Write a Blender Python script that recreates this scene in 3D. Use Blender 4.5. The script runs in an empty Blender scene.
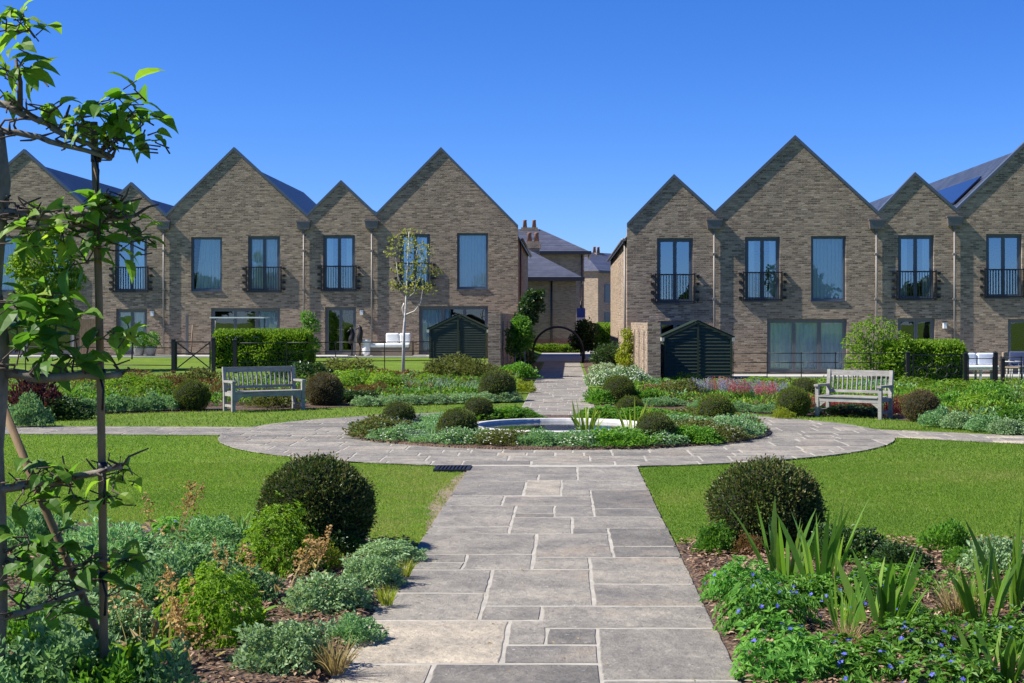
import bpy, bmesh, math, random
import numpy as np
from mathutils import Vector, Matrix, geometry, noise as mnoise

random.seed(11)
rng = np.random.default_rng(11)
SC = bpy.context.scene
COL = SC.collection
R = math.radians

# ------------------------------------------------------------------ camera model
F, CX, CY, EYE = 1400.0, 566.0, 320.0, 1.9


def sstep(a, b, t):
    t = min(1.0, max(0.0, (t - a) / (b - a)))
    return t * t * (3 - 2 * t)


def H(x, y):
    """ground height: flat garden, rising to the left houses, dipping to the right ones"""
    r = sstep(34, 50, y) * (1 - sstep(85, 110, y))
    l = 0.33 * sstep(1.3, 2.4, -x)
    q = -0.20 * sstep(1.3, 2.4, x)
    return r * (l + q)


def P(px, py, Y):
    return Vector(((px - CX) * Y / F, Y, EYE - (py - CY) * Y / F))


def G(px, py):
    """ground point seen at a pixel"""
    Y = F * EYE / (py - CY)
    for _ in range(30):
        h = H((px - CX) * Y / F, Y)
        Y = 0.5 * Y + 0.5 * F * (EYE - h) / (py - CY)
    x = (px - CX) * Y / F
    return Vector((x, Y, H(x, Y)))


def unit(px, py):
    return G(px, py).y / F      # metres per pixel there


# ------------------------------------------------------------------ tags
def tag(o, label=None, cat=None, group=None, kind=None):
    if label:
        o['label'] = label
    if cat:
        o['category'] = cat
    if group:
        o['group'] = group
    if kind:
        o['kind'] = kind
    return o


def empty(name, loc=(0, 0, 0), rz=0.0, label=None, cat=None, group=None):
    o = bpy.data.objects.new(name, None)
    o.empty_display_size = 0.2
    COL.objects.link(o)
    o.location = loc
    o.rotation_euler = (0, 0, rz)
    return tag(o, label, cat, group)


def copy_tree(o, parent=None):
    c = o.copy()
    COL.objects.link(c)
    if parent is not None:
        c.parent = parent
    for ch in [k for k in bpy.data.objects if k.parent == o]:
        copy_tree(ch, c)
    return c


# ------------------------------------------------------------------ mesh builders
class MB:
    def __init__(self):
        self.v, self.f, self.m, self.sm = [], [], [], []

    def add(self, vs, fs, mat=0, smooth=False):
        b = len(self.v)
        self.v += [tuple(v) for v in vs]
        for f in fs:
            self.f.append([b + i for i in f])
            self.m.append(mat)
            self.sm.append(smooth)

    def box(self, c, s, rot=None, mat=0):
        c = Vector(c)
        h = Vector(s) * 0.5
        vs = []
        for x in (-1, 1):
            for y in (-1, 1):
                for z in (-1, 1):
                    p = Vector((x * h.x, y * h.y, z * h.z))
                    if rot is not None:
                        p = rot @ p
                    vs.append(c + p)
        self.add(vs, [(0, 1, 3, 2), (4, 6, 7, 5), (0, 4, 5, 1), (2, 3, 7, 6), (0, 2, 6, 4), (1, 5, 7, 3)], mat)

    def rng(self, x0, x1, y0, y1, z0, z1, mat=0):
        self.box(((x0 + x1) / 2, (y0 + y1) / 2, (z0 + z1) / 2), (abs(x1 - x0), abs(y1 - y0), abs(z1 - z0)), None, mat)

    def bar(self, a, b, w, h=None, mat=0):
        """rectangular bar from a to b"""
        a, b = Vector(a), Vector(b)
        d = b - a
        L = d.length
        if L < 1e-6:
            return
        q = d.to_track_quat('X', 'Z').to_matrix()
        self.box((a + b) / 2, (L, w, h or w), q, mat)

    def tube(self, pts, rad, n=8, mat=0, cap=True):
        pts = [Vector(p) for p in pts]
        if not hasattr(rad, '__len__'):
            rad = [rad] * len(pts)
        vs, fs = [], []
        for i, p in enumerate(pts):
            a = pts[max(0, i - 1)]
            c = pts[min(len(pts) - 1, i + 1)]
            d = (c - a).normalized()
            u = d.cross(Vector((0.13, 0.31, 0.94)))
            if u.length < 1e-3:
                u = d.cross(Vector((1, 0, 0)))
            u.normalize()
            w = d.cross(u)
            for k in range(n):
                t = 2 * math.pi * k / n
                vs.append(p + (u * math.cos(t) + w * math.sin(t)) * rad[i])
        for i in range(len(pts) - 1):
            for k in range(n):
                k2 = (k + 1) % n
                fs.append((i * n + k, i * n + k2, (i + 1) * n + k2, (i + 1) * n + k))
        if cap:
            fs.append(tuple(range(n - 1, -1, -1)))
            fs.append(tuple((len(pts) - 1) * n + k for k in range(n)))
        self.add(vs, fs, mat, True)

    def lathe(self, prof, n=20, mat=0, c=(0, 0, 0)):
        vs, fs = [], []
        for r, z in prof:
            for k in range(n):
                t = 2 * math.pi * k / n
                vs.append((c[0] + r * math.cos(t), c[1] + r * math.sin(t), c[2] + z))
        for i in range(len(prof) - 1):
            for k in range(n):
                k2 = (k + 1) % n
                fs.append((i * n + k, i * n + k2, (i + 1) * n + k2, (i + 1) * n + k))
        self.add(vs, fs, mat, True)

    def build(self, name, mats, parent=None):
        me = bpy.data.meshes.new(name)
        me.from_pydata(self.v, [], self.f)
        if not isinstance(mats, (list, tuple)):
            mats = [mats]
        for m in mats:
            me.materials.append(m)
        me.polygons.foreach_set('material_index', self.m)
        me.polygons.foreach_set('use_smooth', self.sm)
        me.update()
        o = bpy.data.objects.new(name, me)
        COL.objects.link(o)
        if parent is not None:
            o.parent = parent
        return o


def tri_mesh(name, V, T, tone=None, mats=None, midx=None, smooth=False):
    """fast triangle mesh from numpy"""
    V = np.asarray(V, dtype=np.float32)
    T = np.asarray(T, dtype=np.int32)
    me = bpy.data.meshes.new(name)
    me.vertices.add(len(V))
    me.vertices.foreach_set('co', V.ravel())
    me.loops.add(T.size)
    me.loops.foreach_set('vertex_index', T.ravel())
    me.polygons.add(len(T))
    me.polygons.foreach_set('loop_start', np.arange(0, T.size, 3, dtype=np.int32))
    if mats:
        for m in mats:
            me.materials.append(m)
    if midx is not None:
        me.polygons.foreach_set('material_index', np.asarray(midx, dtype=np.int32))
    me.polygons.foreach_set('use_smooth', np.full(len(T), smooth))
    if tone is not None:
        a = me.attributes.new('tone', 'FLOAT', 'POINT')
        a.data.foreach_set('value', np.asarray(tone, dtype=np.float32))
    me.update(calc_edges=True)
    me.validate()
    return me


def obj(name, me, parent=None):
    o = bpy.data.objects.new(name, me)
    COL.objects.link(o)
    if parent is not None:
        o.parent = parent
    return o


def nrm(a):
    return a / np.maximum(1e-9, np.linalg.norm(a, axis=-1, keepdims=True))


class Leaves:
    """collects leaf faces (numpy), several materials"""

    def __init__(self):
        self.V, self.T, self.tone, self.mi, self.n = [], [], [], [], 0

    def _push(self, V, T, tone, mi):
        self.V.append(V)
        self.T.append(T + self.n)
        self.tone.append(tone)
        self.mi.append(np.full(len(T), mi))
        self.n += len(V)

    def leaf(self, base, d, nr, L, W, fold=0.25, droop=0.15, mi=0, tone=None):
        N = len(base)
        d = nrm(d)
        s = nrm(np.cross(d, nr))
        nr = np.cross(s, d)
        L = np.broadcast_to(np.asarray(L, float), (N,))[:, None]
        W = np.broadcast_to(np.asarray(W, float), (N,))[:, None]
        v0 = base
        mid = base + d * L * 0.48
        v1 = mid + s * W * 0.5 + nr * W * fold
        v3 = mid - s * W * 0.5 + nr * W * fold
        v2 = base + d * L - nr * L * droop
        V = np.stack([v0, v1, v2, v3], 1).reshape(-1, 3)
        i = np.arange(N)[:, None] * 4
        T = np.concatenate([i + [[0, 1, 2]], i + [[0, 2, 3]]], 0)
        if tone is None:
            tone = rng.random(N)
        self._push(V, T, np.repeat(tone, 4), mi)

    def bigleaf(self, base, d, nr, L, W, droop=0.3, mi=0, tone=None):
        """broad leaf in six segments, arched along its midrib"""
        N = len(base)
        d = nrm(d)
        s = nrm(np.cross(d, nr))
        nr = np.cross(s, d)
        L = np.broadcast_to(np.asarray(L, float), (N,))[:, None]
        W = np.broadcast_to(np.asarray(W, float), (N,))[:, None]
        dr = np.broadcast_to(np.asarray(droop, float), (N,))[:, None]
        ts = [0.0, 0.14, 0.34, 0.58, 0.82, 1.0]
        ws = [0.0, 0.30, 0.50, 0.48, 0.25, 0.0]
        rows = []
        for t, w in zip(ts, ws):
            c = base + d * L * t + nr * L * (0.10 * math.sin(math.pi * t) - dr * t * t)
            wave = 0.10 + 0.04 * math.sin(9 * t)
            rows += [c + s * W * w + nr * W * w * wave * 3, c, c - s * W * w + nr * W * w * wave * 3]
        V = np.stack(rows, 1).reshape(-1, 3)
        k = len(ts)
        tt = []
        for a in range(k - 1):
            b0, b1 = a * 3, a * 3 + 3
            for j in (0, 1):
                tt += [[b0 + j, b0 + j + 1, b1 + j + 1], [b0 + j, b1 + j + 1, b1 + j]]
        tt = np.array(tt)
        T = (np.arange(N)[:, None, None] * (3 * k) + tt[None]).reshape(-1, 3)
        if tone is None:
            tone = rng.random(N)
        self._push(V, T, np.repeat(tone, 3 * k), mi)

    def blade(self, base, d, L, W, bend, seg=5, mi=0, tone=None, taper=0.15):
        """sword / strap leaves"""
        N = len(base)
        d = nrm(d)
        az = rng.random(N) * 2 * math.pi
        hor = np.stack([np.cos(az), np.sin(az), np.zeros(N)], 1)
        s = nrm(np.cross(d, hor))
        bd = nrm(d * [1, 1, 0] + 1e-4 * hor)
        L = np.broadcast_to(np.asarray(L, float), (N,))[:, None]
        W = np.broadcast_to(np.asarray(W, float), (N,))[:, None]
        B = np.broadcast_to(np.asarray(bend, float), (N,))[:, None]
        rows = []
        for i in range(seg + 1):
            t = i / seg
            w = (0.75 + 0.9 * t - 1.62 * t ** 3) * 0.5
            w = max(w, 0.02)
            c = base + d * L * t + bd * B * L * t * t - np.array([0, 0, 1.0]) * B * L * t ** 3 * 0.6
            rows += [c + s * W * w, c - s * W * w]
        V = np.stack(rows, 1).reshape(-1, 3)
        k = 2 * (seg + 1)
        tt = []
        for a in range(seg):
            b = a * 2
            tt += [[b, b + 1, b + 3], [b, b + 3, b + 2]]
        T = (np.arange(N)[:, None, None] * k + np.array(tt)[None]).reshape(-1, 3)
        if tone is None:
            tone = rng.random(N)
        self._push(V, T, np.repeat(tone, k), mi)

    def solid(self, V, T, tone, mi):
        self._push(np.asarray(V, float), np.asarray(T), np.full(len(V), tone), mi)

    def mesh(self, name, mats):
        return tri_mesh(name, np.concatenate(self.V), np.concatenate(self.T), np.concatenate(self.tone), mats, np.concatenate(self.mi))


def sph(N):
    a = rng.random(N) * 2 * math.pi
    z = rng.random(N) * 2 - 1
    q = np.sqrt(1 - z * z)
    return np.stack([q * np.cos(a), q * np.sin(a), z], 1)


def lump(dirs, seed, amp, fr):
    return np.array([1 + amp * mnoise.noise(Vector((d[0] * fr + seed, d[1] * fr, d[2] * fr))) for d in dirs])


def ico(sub=2):
    bm = bmesh.new()
    bmesh.ops.create_icosphere(bm, subdivisions=sub, radius=1)
    V = np.array([v.co[:] for v in bm.verts])
    T = np.array([[v.index for v in f.verts] for f in bm.faces])
    bm.free()
    return V, T


# ------------------------------------------------------------------ materials
def newmat(name):
    m = bpy.data.materials.new(name)
    m.use_nodes = True
    nt = m.node_tree
    nt.nodes.clear()
    out = nt.nodes.new('ShaderNodeOutputMaterial')
    return m, nt, out


def N_(nt, t, **kw):
    n = nt.nodes.new(t)
    for k, v in kw.items():
        if k.startswith('i_'):
            n.inputs[k[2:].replace('_', ' ')].default_value = v
        else:
            setattr(n, k, v)
    return n


def ramp(nt, stops, src):
    r = nt.nodes.new('ShaderNodeValToRGB')
    e = r.color_ramp.elements
    while len(e) < len(stops):
        e.new(0.5)
    for el, (p, c) in zip(e, stops):
        el.position = p
        el.color = (*c, 1)
    nt.links.new(src, r.inputs[0])
    return r


def mixc(nt, a, b, fac, mode='MIX'):
    m = nt.nodes.new('ShaderNodeMix')
    m.data_type = 'RGBA'
    m.blend_type = mode
    for sock, v in ((m.inputs[6], a), (m.inputs[7], b), (m.inputs[0], fac)):
        if hasattr(v, 'is_output'):
            nt.links.new(v, sock)
        elif hasattr(v, '__len__'):
            sock.default_value = (*v, 1)
        else:
            sock.default_value = v
    return m.outputs[2]


def coords(nt, scale=(1, 1, 1), kind='Object'):
    tc = nt.nodes.new('ShaderNodeTexCoord')
    mp = nt.nodes.new('ShaderNodeMapping')
    mp.inputs['Scale'].default_value = scale
    nt.links.new(tc.outputs[kind], mp.inputs[0])
    return mp.outputs[0]


def wcoords(nt, scale=(1, 1, 1)):
    g = nt.nodes.new('ShaderNodeNewGeometry')
    mp = nt.nodes.new('ShaderNodeMapping')
    mp.inputs['Scale'].default_value = scale
    nt.links.new(g.outputs['Position'], mp.inputs[0])
    return mp.outputs[0]


def noise_(nt, vec, scale, detail=4, rough=0.55):
    n = nt.nodes.new('ShaderNodeTexNoise')
    n.inputs['Scale'].default_value = scale
    n.inputs['Detail'].default_value = detail
    n.inputs['Roughness'].default_value = rough
    nt.links.new(vec, n.inputs['Vector'])
    return n.outputs['Fac']


def bump_(nt, h, strength, dist):
    b = nt.nodes.new('ShaderNodeBump')
    b.inputs['Strength'].default_value = strength
    b.inputs['Distance'].default_value = dist
    nt.links.new(h, b.inputs['Height'])
    return b.outputs[0]


def simple(name, col, rough=0.6, metal=0.0, var=0.18, sc=9.0, bump=0.0, spec=0.5):
    m, nt, out = newmat(name)
    p = N_(nt, 'ShaderNodeBsdfPrincipled')
    v = coords(nt)
    n = noise_(nt, v, sc, 6)
    c = ramp(nt, [(0.3, tuple(x * (1 - var) for x in col)), (0.7, tuple(min(1, x * (1 + var)) for x in col))], n)
    nt.links.new(c.outputs[0], p.inputs['Base Color'])
    p.inputs['Roughness'].default_value = rough
    p.inputs['Metallic'].default_value = metal
    p.inputs['Specular IOR Level'].default_value = spec
    if bump:
        nt.links.new(bump_(nt, noise_(nt, v, sc * 6, 5), bump, 0.01), p.inputs['Normal'])
    nt.links.new(p.outputs[0], out.inputs[0])
    return m


def leafmat(name, cols, trans=0.3, rough=0.5, spec=0.3, big=0.0):
    """cols: dark, mid, light base colours; each leaf takes its own from the 'tone' value"""
    m, nt, out = newmat(name)
    at = N_(nt, 'ShaderNodeAttribute', attribute_name='tone')
    k = len(cols)
    c = ramp(nt, [(i / (k - 1), q) for i, q in enumerate(cols)], at.outputs['Fac'])
    oi = N_(nt, 'ShaderNodeObjectInfo')
    hsv = N_(nt, 'ShaderNodeHueSaturation')
    mr = N_(nt, 'ShaderNodeMapRange')
    mr.inputs['To Min'].default_value = 0.85
    mr.inputs['To Max'].default_value = 1.15
    nt.links.new(oi.outputs['Random'], mr.inputs['Value'])
    nt.links.new(mr.outputs[0], hsv.inputs['Value'])
    nt.links.new(c.outputs[0], hsv.inputs['Color'])
    p = N_(nt, 'ShaderNodeBsdfPrincipled')
    p.inputs['Roughness'].default_value = rough
    p.inputs['Specular IOR Level'].default_value = spec
    nt.links.new(hsv.outputs[0], p.inputs['Base Color'])
    t = N_(nt, 'ShaderNodeBsdfTranslucent')
    tcol = mixc(nt, hsv.outputs[0], (1.0, 1.0, 0.25), 0.5, 'MULTIPLY')
    g = N_(nt, 'ShaderNodeHueSaturation')
    g.inputs['Value'].default_value = 2.0
    nt.links.new(tcol, g.inputs['Color'])
    nt.links.new(g.outputs[0], t.inputs['Color'])
    mx = N_(nt, 'ShaderNodeMixShader')
    mx.inputs[0].default_value = trans
    nt.links.new(p.outputs[0], mx.inputs[1])
    nt.links.new(t.outputs[0], mx.inputs[2])
    nt.links.new(mx.outputs[0], out.inputs[0])
    return m


M = {}
# brick -------------------------------------------------------------
def brickmat(name, a, b, c, mortar, contrast=1.0, bump=0.75):
    m, nt, out = newmat(name)
    g = N_(nt, 'ShaderNodeTexCoord')
    sx = N_(nt, 'ShaderNodeSeparateXYZ')
    nt.links.new(g.outputs['Object'], sx.inputs[0])
    ad = N_(nt, 'ShaderNodeMath', operation='ADD')
    nt.links.new(sx.outputs[0], ad.inputs[0])
    nt.links.new(sx.outputs[1], ad.inputs[1])
    cb = N_(nt, 'ShaderNodeCombineXYZ')
    nt.links.new(ad.outputs[0], cb.inputs[0])
    nt.links.new(sx.outputs[2], cb.inputs[1])
    bt = N_(nt, 'ShaderNodeTexBrick')
    bt.inputs['Scale'].default_value = 1.0
    bt.inputs['Brick Width'].default_value = 0.24
    bt.inputs['Row Height'].default_value = 0.078
    bt.inputs['Mortar Size'].default_value = 0.011
    bt.inputs['Mortar Smooth'].default_value = 0.35
    bt.inputs['Bias'].default_value = 0.0
    bt.inputs['Color1'].default_value = (0, 0, 0, 1)
    bt.inputs['Color2'].default_value = (1, 1, 1, 1)
    nt.links.new(cb.outputs[0], bt.inputs['Vector'])
    col = ramp(nt, [(0.0, a), (0.45, b), (1.0, c)], bt.outputs['Color'])
    mp = N_(nt, 'ShaderNodeMapping')
    mp.inputs['Scale'].default_value = (1, 3.2, 1)
    nt.links.new(cb.outputs[0], mp.inputs[0])
    n1 = noise_(nt, mp.outputs[0], 2.6, 8, 0.72)
    c2 = mixc(nt, col.outputs[0], ramp(nt, [(0.3, (0.70, 0.69, 0.68)), (0.7, (1.26, 1.23, 1.17))], n1).outputs[0], contrast, 'MULTIPLY')
    n3 = noise_(nt, cb.outputs[0], 0.45, 3)
    c2 = mixc(nt, c2, ramp(nt, [(0.3, (0.86, 0.86, 0.88)), (0.7, (1.1, 1.08, 1.05))], n3).outputs[0], 1.0, 'MULTIPLY')
    c3 = mixc(nt, c2, mortar, bt.outputs['Fac'])
    p = N_(nt, 'ShaderNodeBsdfPrincipled')
    nt.links.new(c3, p.inputs['Base Color'])
    p.inputs['Roughness'].default_value = 0.92
    p.inputs['Specular IOR Level'].default_value = 0.2
    inv = N_(nt, 'ShaderNodeMath', operation='SUBTRACT')
    inv.inputs[0].default_value = 1.0
    nt.links.new(bt.outputs['Fac'], inv.inputs[1])
    n2 = noise_(nt, mp.outputs[0], 5.0, 8, 0.75)
    h = N_(nt, 'ShaderNodeMath', operation='MULTIPLY_ADD')
    nt.links.new(n2, h.inputs[0])
    h.inputs[1].default_value = 3.0
    nt.links.new(inv.outputs[0], h.inputs[2])
    # bricks laid slightly proud or back of each other
    h2 = N_(nt, 'ShaderNodeMath', operation='MULTIPLY_ADD')
    nt.links.new(bt.outputs['Color'], h2.inputs[0])
    h2.inputs[1].default_value = 0.7
    nt.links.new(h.outputs[0], h2.inputs[2])
    nt.links.new(bump_(nt, h2.outputs[0], bump, 0.016), p.inputs['Normal'])
    nt.links.new(p.outputs[0], out.inputs[0])
    return m


M['brick'] = brickmat('house_brick', (0.165, 0.124, 0.09), (0.29, 0.222, 0.162), (0.45, 0.352, 0.258), (0.34, 0.285, 0.22))
M['buff'] = brickmat('buff_brick', (0.2, 0.152, 0.105), (0.27, 0.21, 0.145), (0.33, 0.26, 0.185), (0.27, 0.235, 0.185), 0.5, 0.4)
M['redbrick'] = brickmat('red_brick', (0.16, 0.07, 0.045), (0.22, 0.10, 0.065), (0.27, 0.13, 0.09), (0.25, 0.2, 0.16), 0.5, 0.4)


def slatemat(name, c0, c1):
    m, nt, out = newmat(name)
    g = N_(nt, 'ShaderNodeTexCoord')
    sx = N_(nt, 'ShaderNodeSeparateXYZ')
    nt.links.new(g.outputs['Object'], sx.inputs[0])
    cb = N_(nt, 'ShaderNodeCombineXYZ')
    nt.links.new(sx.outputs[1], cb.inputs[0])
    nt.links.new(sx.outputs[2], cb.inputs[1])
    bt = N_(nt, 'ShaderNodeTexBrick')
    bt.inputs['Scale'].default_value = 1.0
    bt.inputs['Brick Width'].default_value = 0.3
    bt.inputs['Row Height'].default_value = 0.16
    bt.inputs['Mortar Size'].default_value = 0.008
    bt.inputs['Color1'].default_value = (*c0, 1)
    bt.inputs['Color2'].default_value = (*c1, 1)
    bt.inputs['Mortar'].default_value = (0.02, 0.022, 0.028, 1)
    nt.links.new(cb.outputs[0], bt.inputs['Vector'])
    p = N_(nt, 'ShaderNodeBsdfPrincipled')
    n = noise_(nt, g.outputs['Object'], 1.5, 5)
    c = mixc(nt, bt.outputs['Color'], ramp(nt, [(0.3, (0.75, 0.75, 0.75)), (0.7, (1.25, 1.22, 1.2))], n).outputs[0], 1.0, 'MULTIPLY')
    nt.links.new(c, p.inputs['Base Color'])
    p.inputs['Roughness'].default_value = 0.42
    nt.links.new(bump_(nt, bt.outputs['Fac'], 0.6, 0.01), p.inputs['Normal'])
    nt.links.new(p.outputs[0], out.inputs[0])
    return m


M['slate'] = slatemat('roof_slate', (0.032, 0.042, 0.062), (0.052, 0.064, 0.088))
M['slate2'] = slatemat('blue_slate', (0.062, 0.068, 0.095), (0.088, 0.096, 0.128))
M['coping'] = simple('coping_metal', (0.11, 0.125, 0.15), 0.4, 0.3, 0.08)
M['pipe'] = simple('downpipe_metal', (0.21, 0.195, 0.18), 0.5, 0.1, 0.1)
M['hopper'] = simple('hopper_metal', (0.14, 0.13, 0.13), 0.5, 0.2, 0.1)
M['frame'] = simple('window_frame_paint', (0.075, 0.095, 0.125), 0.45, 0.0, 0.08)
M['doorframe'] = simple('door_frame_paint', (0.12, 0.125, 0.13), 0.45, 0.0, 0.08)
M['iron'] = simple('black_iron', (0.012, 0.012, 0.014), 0.5, 0.2, 0.2)
M['curtain'] = simple('curtain_cloth', (0.78, 0.80, 0.78), 0.9, 0, 0.06)
M['blind'] = simple('blind_cloth', (0.80, 0.82, 0.82), 0.9, 0, 0.05)
M['cream'] = simple('cream_stone', (0.55, 0.5, 0.42), 0.8, 0, 0.1)
M['sheet'] = simple('white_fabric', (0.78, 0.78, 0.76), 0.9, 0, 0.05)
M['cushion'] = simple('pale_blue_fabric', (0.55, 0.60, 0.70), 0.9, 0, 0.08)
M['navy'] = simple('navy_fabric', (0.05, 0.07, 0.15), 0.9, 0, 0.1)
M['terracotta'] = simple('terracotta', (0.20, 0.10, 0.065), 0.85, 0, 0.15)
M['whitestone'] = simple('white_glaze', (0.78, 0.77, 0.74), 0.35, 0, 0.05)
M['rattan'] = simple('rattan', (0.22, 0.17, 0.12), 0.85, 0, 0.3, 40, 0.6)
M['bluesign'] = simple('blue_sign', (0.02, 0.07, 0.35), 0.4, 0, 0.05)
M['whitesign'] = simple('white_sign', (0.75, 0.75, 0.75), 0.4, 0, 0.05)
M['solar'] = simple('solar_glass', (0.015, 0.02, 0.05), 0.12, 0.0, 0.1)
M['stone_pot'] = simple('grey_pot', (0.28, 0.27, 0.25), 0.85, 0, 0.15, 12, 0.2)
M['dark_red'] = simple('red_pipe', (0.10, 0.04, 0.03), 0.5, 0, 0.1)
M['lamp_black'] = simple('lamp_housing', (0.03, 0.03, 0.035), 0.4, 0.3, 0.1)


def woodmat(name, c0, c1, scale=(30, 30, 2), rough=0.75, bump=0.3):
    m, nt, out = newmat(name)
    v = coords(nt, scale)
    n = noise_(nt, v, 1.0, 7, 0.65)
    v2 = coords(nt)
    n2 = noise_(nt, v2, 7, 4)
    c = ramp(nt, [(0.3, c0), (0.7, c1)], n)
    cc = mixc(nt, c.outputs[0], ramp(nt, [(0.3, (0.8, 0.8, 0.8)), (0.7, (1.15, 1.14, 1.1))], n2).outputs[0], 1.0, 'MULTIPLY')
    p = N_(nt, 'ShaderNodeBsdfPrincipled')
    nt.links.new(cc, p.inputs['Base Color'])
    p.inputs['Roughness'].default_value = rough
    nt.links.new(bump_(nt, n, bump, 0.006), p.inputs['Normal'])
    nt.links.new(p.outputs[0], out.inputs[0])
    return m


M['teak'] = woodmat('weathered_teak', (0.20, 0.19, 0.175), (0.37, 0.355, 0.33), (3, 40, 40))
M['shed'] = woodmat('dark_green_boards', (0.010, 0.020, 0.011), (0.028, 0.045, 0.026), (2, 2, 40), 0.6)
M['shedroof'] = simple('shed_felt', (0.014, 0.026, 0.02), 0.95, 0, 0.25, 20, 0.4, 0.15)
M['shedtrim'] = woodmat('pale_fascia', (0.42, 0.42, 0.40), (0.55, 0.55, 0.52), (2, 20, 20))
M['cane'] = woodmat('bamboo_cane', (0.15, 0.092, 0.045), (0.27, 0.175, 0.09), (30, 30, 3))
M['bark'] = woodmat('grey_bark', (0.10, 0.085, 0.07), (0.26, 0.22, 0.18), (14, 14, 8), 0.9, 0.8)
M['twig'] = woodmat('dark_twig', (0.05, 0.035, 0.028), (0.13, 0.095, 0.075), (20, 20, 20), 0.9, 0.5)
M['birch'] = woodmat('pale_birch_bark', (0.42, 0.37, 0.33), (0.72, 0.68, 0.62), (6, 6, 14), 0.8, 0.3)
M['fencewood'] = woodmat('brown_fence_wood', (0.16, 0.10, 0.06), (0.26, 0.17, 0.10), (30, 30, 3))


def glassmat(name, base, tint):
    m, nt, out = newmat(name)
    tr = N_(nt, 'ShaderNodeBsdfTransparent')
    tr.inputs[0].default_value = (0.86, 0.92, 0.94, 1)
    gl = N_(nt, 'ShaderNodeBsdfGlossy')
    gl.inputs['Color'].default_value = (*tint, 1)
    gl.inputs['Roughness'].default_value = 0.0
    v = coords(nt)
    n = noise_(nt, v, 1.4, 1)
    nt.links.new(bump_(nt, n, 0.05, 0.02), gl.inputs['Normal'])
    fr = N_(nt, 'ShaderNodeFresnel')
    fr.inputs[0].default_value = 1.5
    ad = N_(nt, 'ShaderNodeMath', operation='ADD')
    ad.use_clamp = True
    ad.inputs[1].default_value = base
    nt.links.new(fr.outputs[0], ad.inputs[0])
    mx = N_(nt, 'ShaderNodeMixShader')
    nt.links.new(ad.outputs[0], mx.inputs[0])
    nt.links.new(tr.outputs[0], mx.inputs[1])
    nt.links.new(gl.outputs[0], mx.inputs[2])
    nt.links.new(mx.outputs[0], out.inputs[0])
    return m


M['glass'] = glassmat('window_glass', 0.32, (0.66, 0.85, 1.0))
M['glassclear'] = glassmat('curtained_glass', 0.13, (0.66, 0.85, 1.0))
M['glassdoor'] = glassmat('door_glass', 0.10, (0.9, 0.95, 1.0))


# paving --------------------------------------------------------------
def stonemat(name, stops):
    m, nt, out = newmat(name)
    at = N_(nt, 'ShaderNodeAttribute', attribute_name='tone')
    c = ramp(nt, stops, at.outputs['Fac'])
    v = wcoords(nt)
    # every slab gets its own piece of the stain pattern
    off = N_(nt, 'ShaderNodeVectorMath', operation='ADD')
    sc = N_(nt, 'ShaderNodeVectorMath', operation='SCALE')
    sc.inputs[0].default_value = (37.0, 91.0, 13.0)
    nt.links.new(at.outputs['Fac'], sc.inputs['Scale'])
    nt.links.new(v, off.inputs[0])
    nt.links.new(sc.outputs[0], off.inputs[1])
    vv = off.outputs[0]
    n1 = noise_(nt, vv, 2.2, 6, 0.6)
    n2 = noise_(nt, vv, 14, 8, 0.7)
    n3 = noise_(nt, vv, 1.1, 4, 0.6)
    a = mixc(nt, c.outputs[0], ramp(nt, [(0.3, (0.68, 0.68, 0.70)), (0.7, (1.28, 1.25, 1.2))], n1).outputs[0], 1.0, 'MULTIPLY')
    a = mixc(nt, a, ramp(nt, [(0.32, (0.72, 0.72, 0.72)), (0.68, (1.22, 1.21, 1.19))], n2).outputs[0], 0.8, 'MULTIPLY')
    # warm iron stains on some slabs
    st = ramp(nt, [(0.58, (0, 0, 0)), (0.74, (1, 1, 1))], n3)
    f2 = N_(nt, 'ShaderNodeMath', operation='MULTIPLY')
    nt.links.new(st.outputs[0], f2.inputs[0])
    f2.inputs[1].default_value = 0.5
    a = mixc(nt, a, (0.30, 0.215, 0.14), f2.outputs[0])
    # pale lichen flecks
    n4 = noise_(nt, vv, 30, 3, 0.5)
    fl = ramp(nt, [(0.66, (0, 0, 0)), (0.72, (0.55, 0.55, 0.55))], n4)
    a = mixc(nt, a, (0.46, 0.45, 0.42), fl.outputs[0])
    n5 = noise_(nt, vv, 26, 3, 0.5)
    fd = ramp(nt, [(0.68, (0, 0, 0)), (0.73, (0.7, 0.7, 0.7))], n5)
    a = mixc(nt, a, (0.09, 0.085, 0.08), fd.outputs[0])
    p = N_(nt, 'ShaderNodeBsdfPrincipled')
    nt.links.new(a, p.inputs['Base Color'])
    p.inputs['Roughness'].default_value = 0.8
    p.inputs['Specular IOR Level'].default_value = 0.3
    n6 = noise_(nt, vv, 5, 10, 0.68)
    nt.links.new(bump_(nt, n6, 1.0, 0.045), p.inputs['Normal'])
    nt.links.new(p.outputs[0], out.inputs[0])
    return m


M['slab'] = stonemat('york_stone', [(0.0, (0.135, 0.127, 0.113)), (0.25, (0.195, 0.183, 0.161)), (0.5, (0.265, 0.246, 0.21)), (0.7, (0.215, 0.202, 0.178)), (0.85, (0.31, 0.28, 0.23)), (1.0, (0.42, 0.37, 0.29))])
M['mortar'] = simple('pale_mortar', (0.35, 0.325, 0.275), 0.95, 0, 0.2, 6, 0.4)
M['tarmac'] = simple('pale_forecourt', (0.34, 0.32, 0.30), 0.9, 0, 0.12, 3, 0.2)
M['patio'] = simple('patio_stone', (0.42, 0.40, 0.37), 0.85, 0, 0.15, 3, 0.2)


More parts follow.
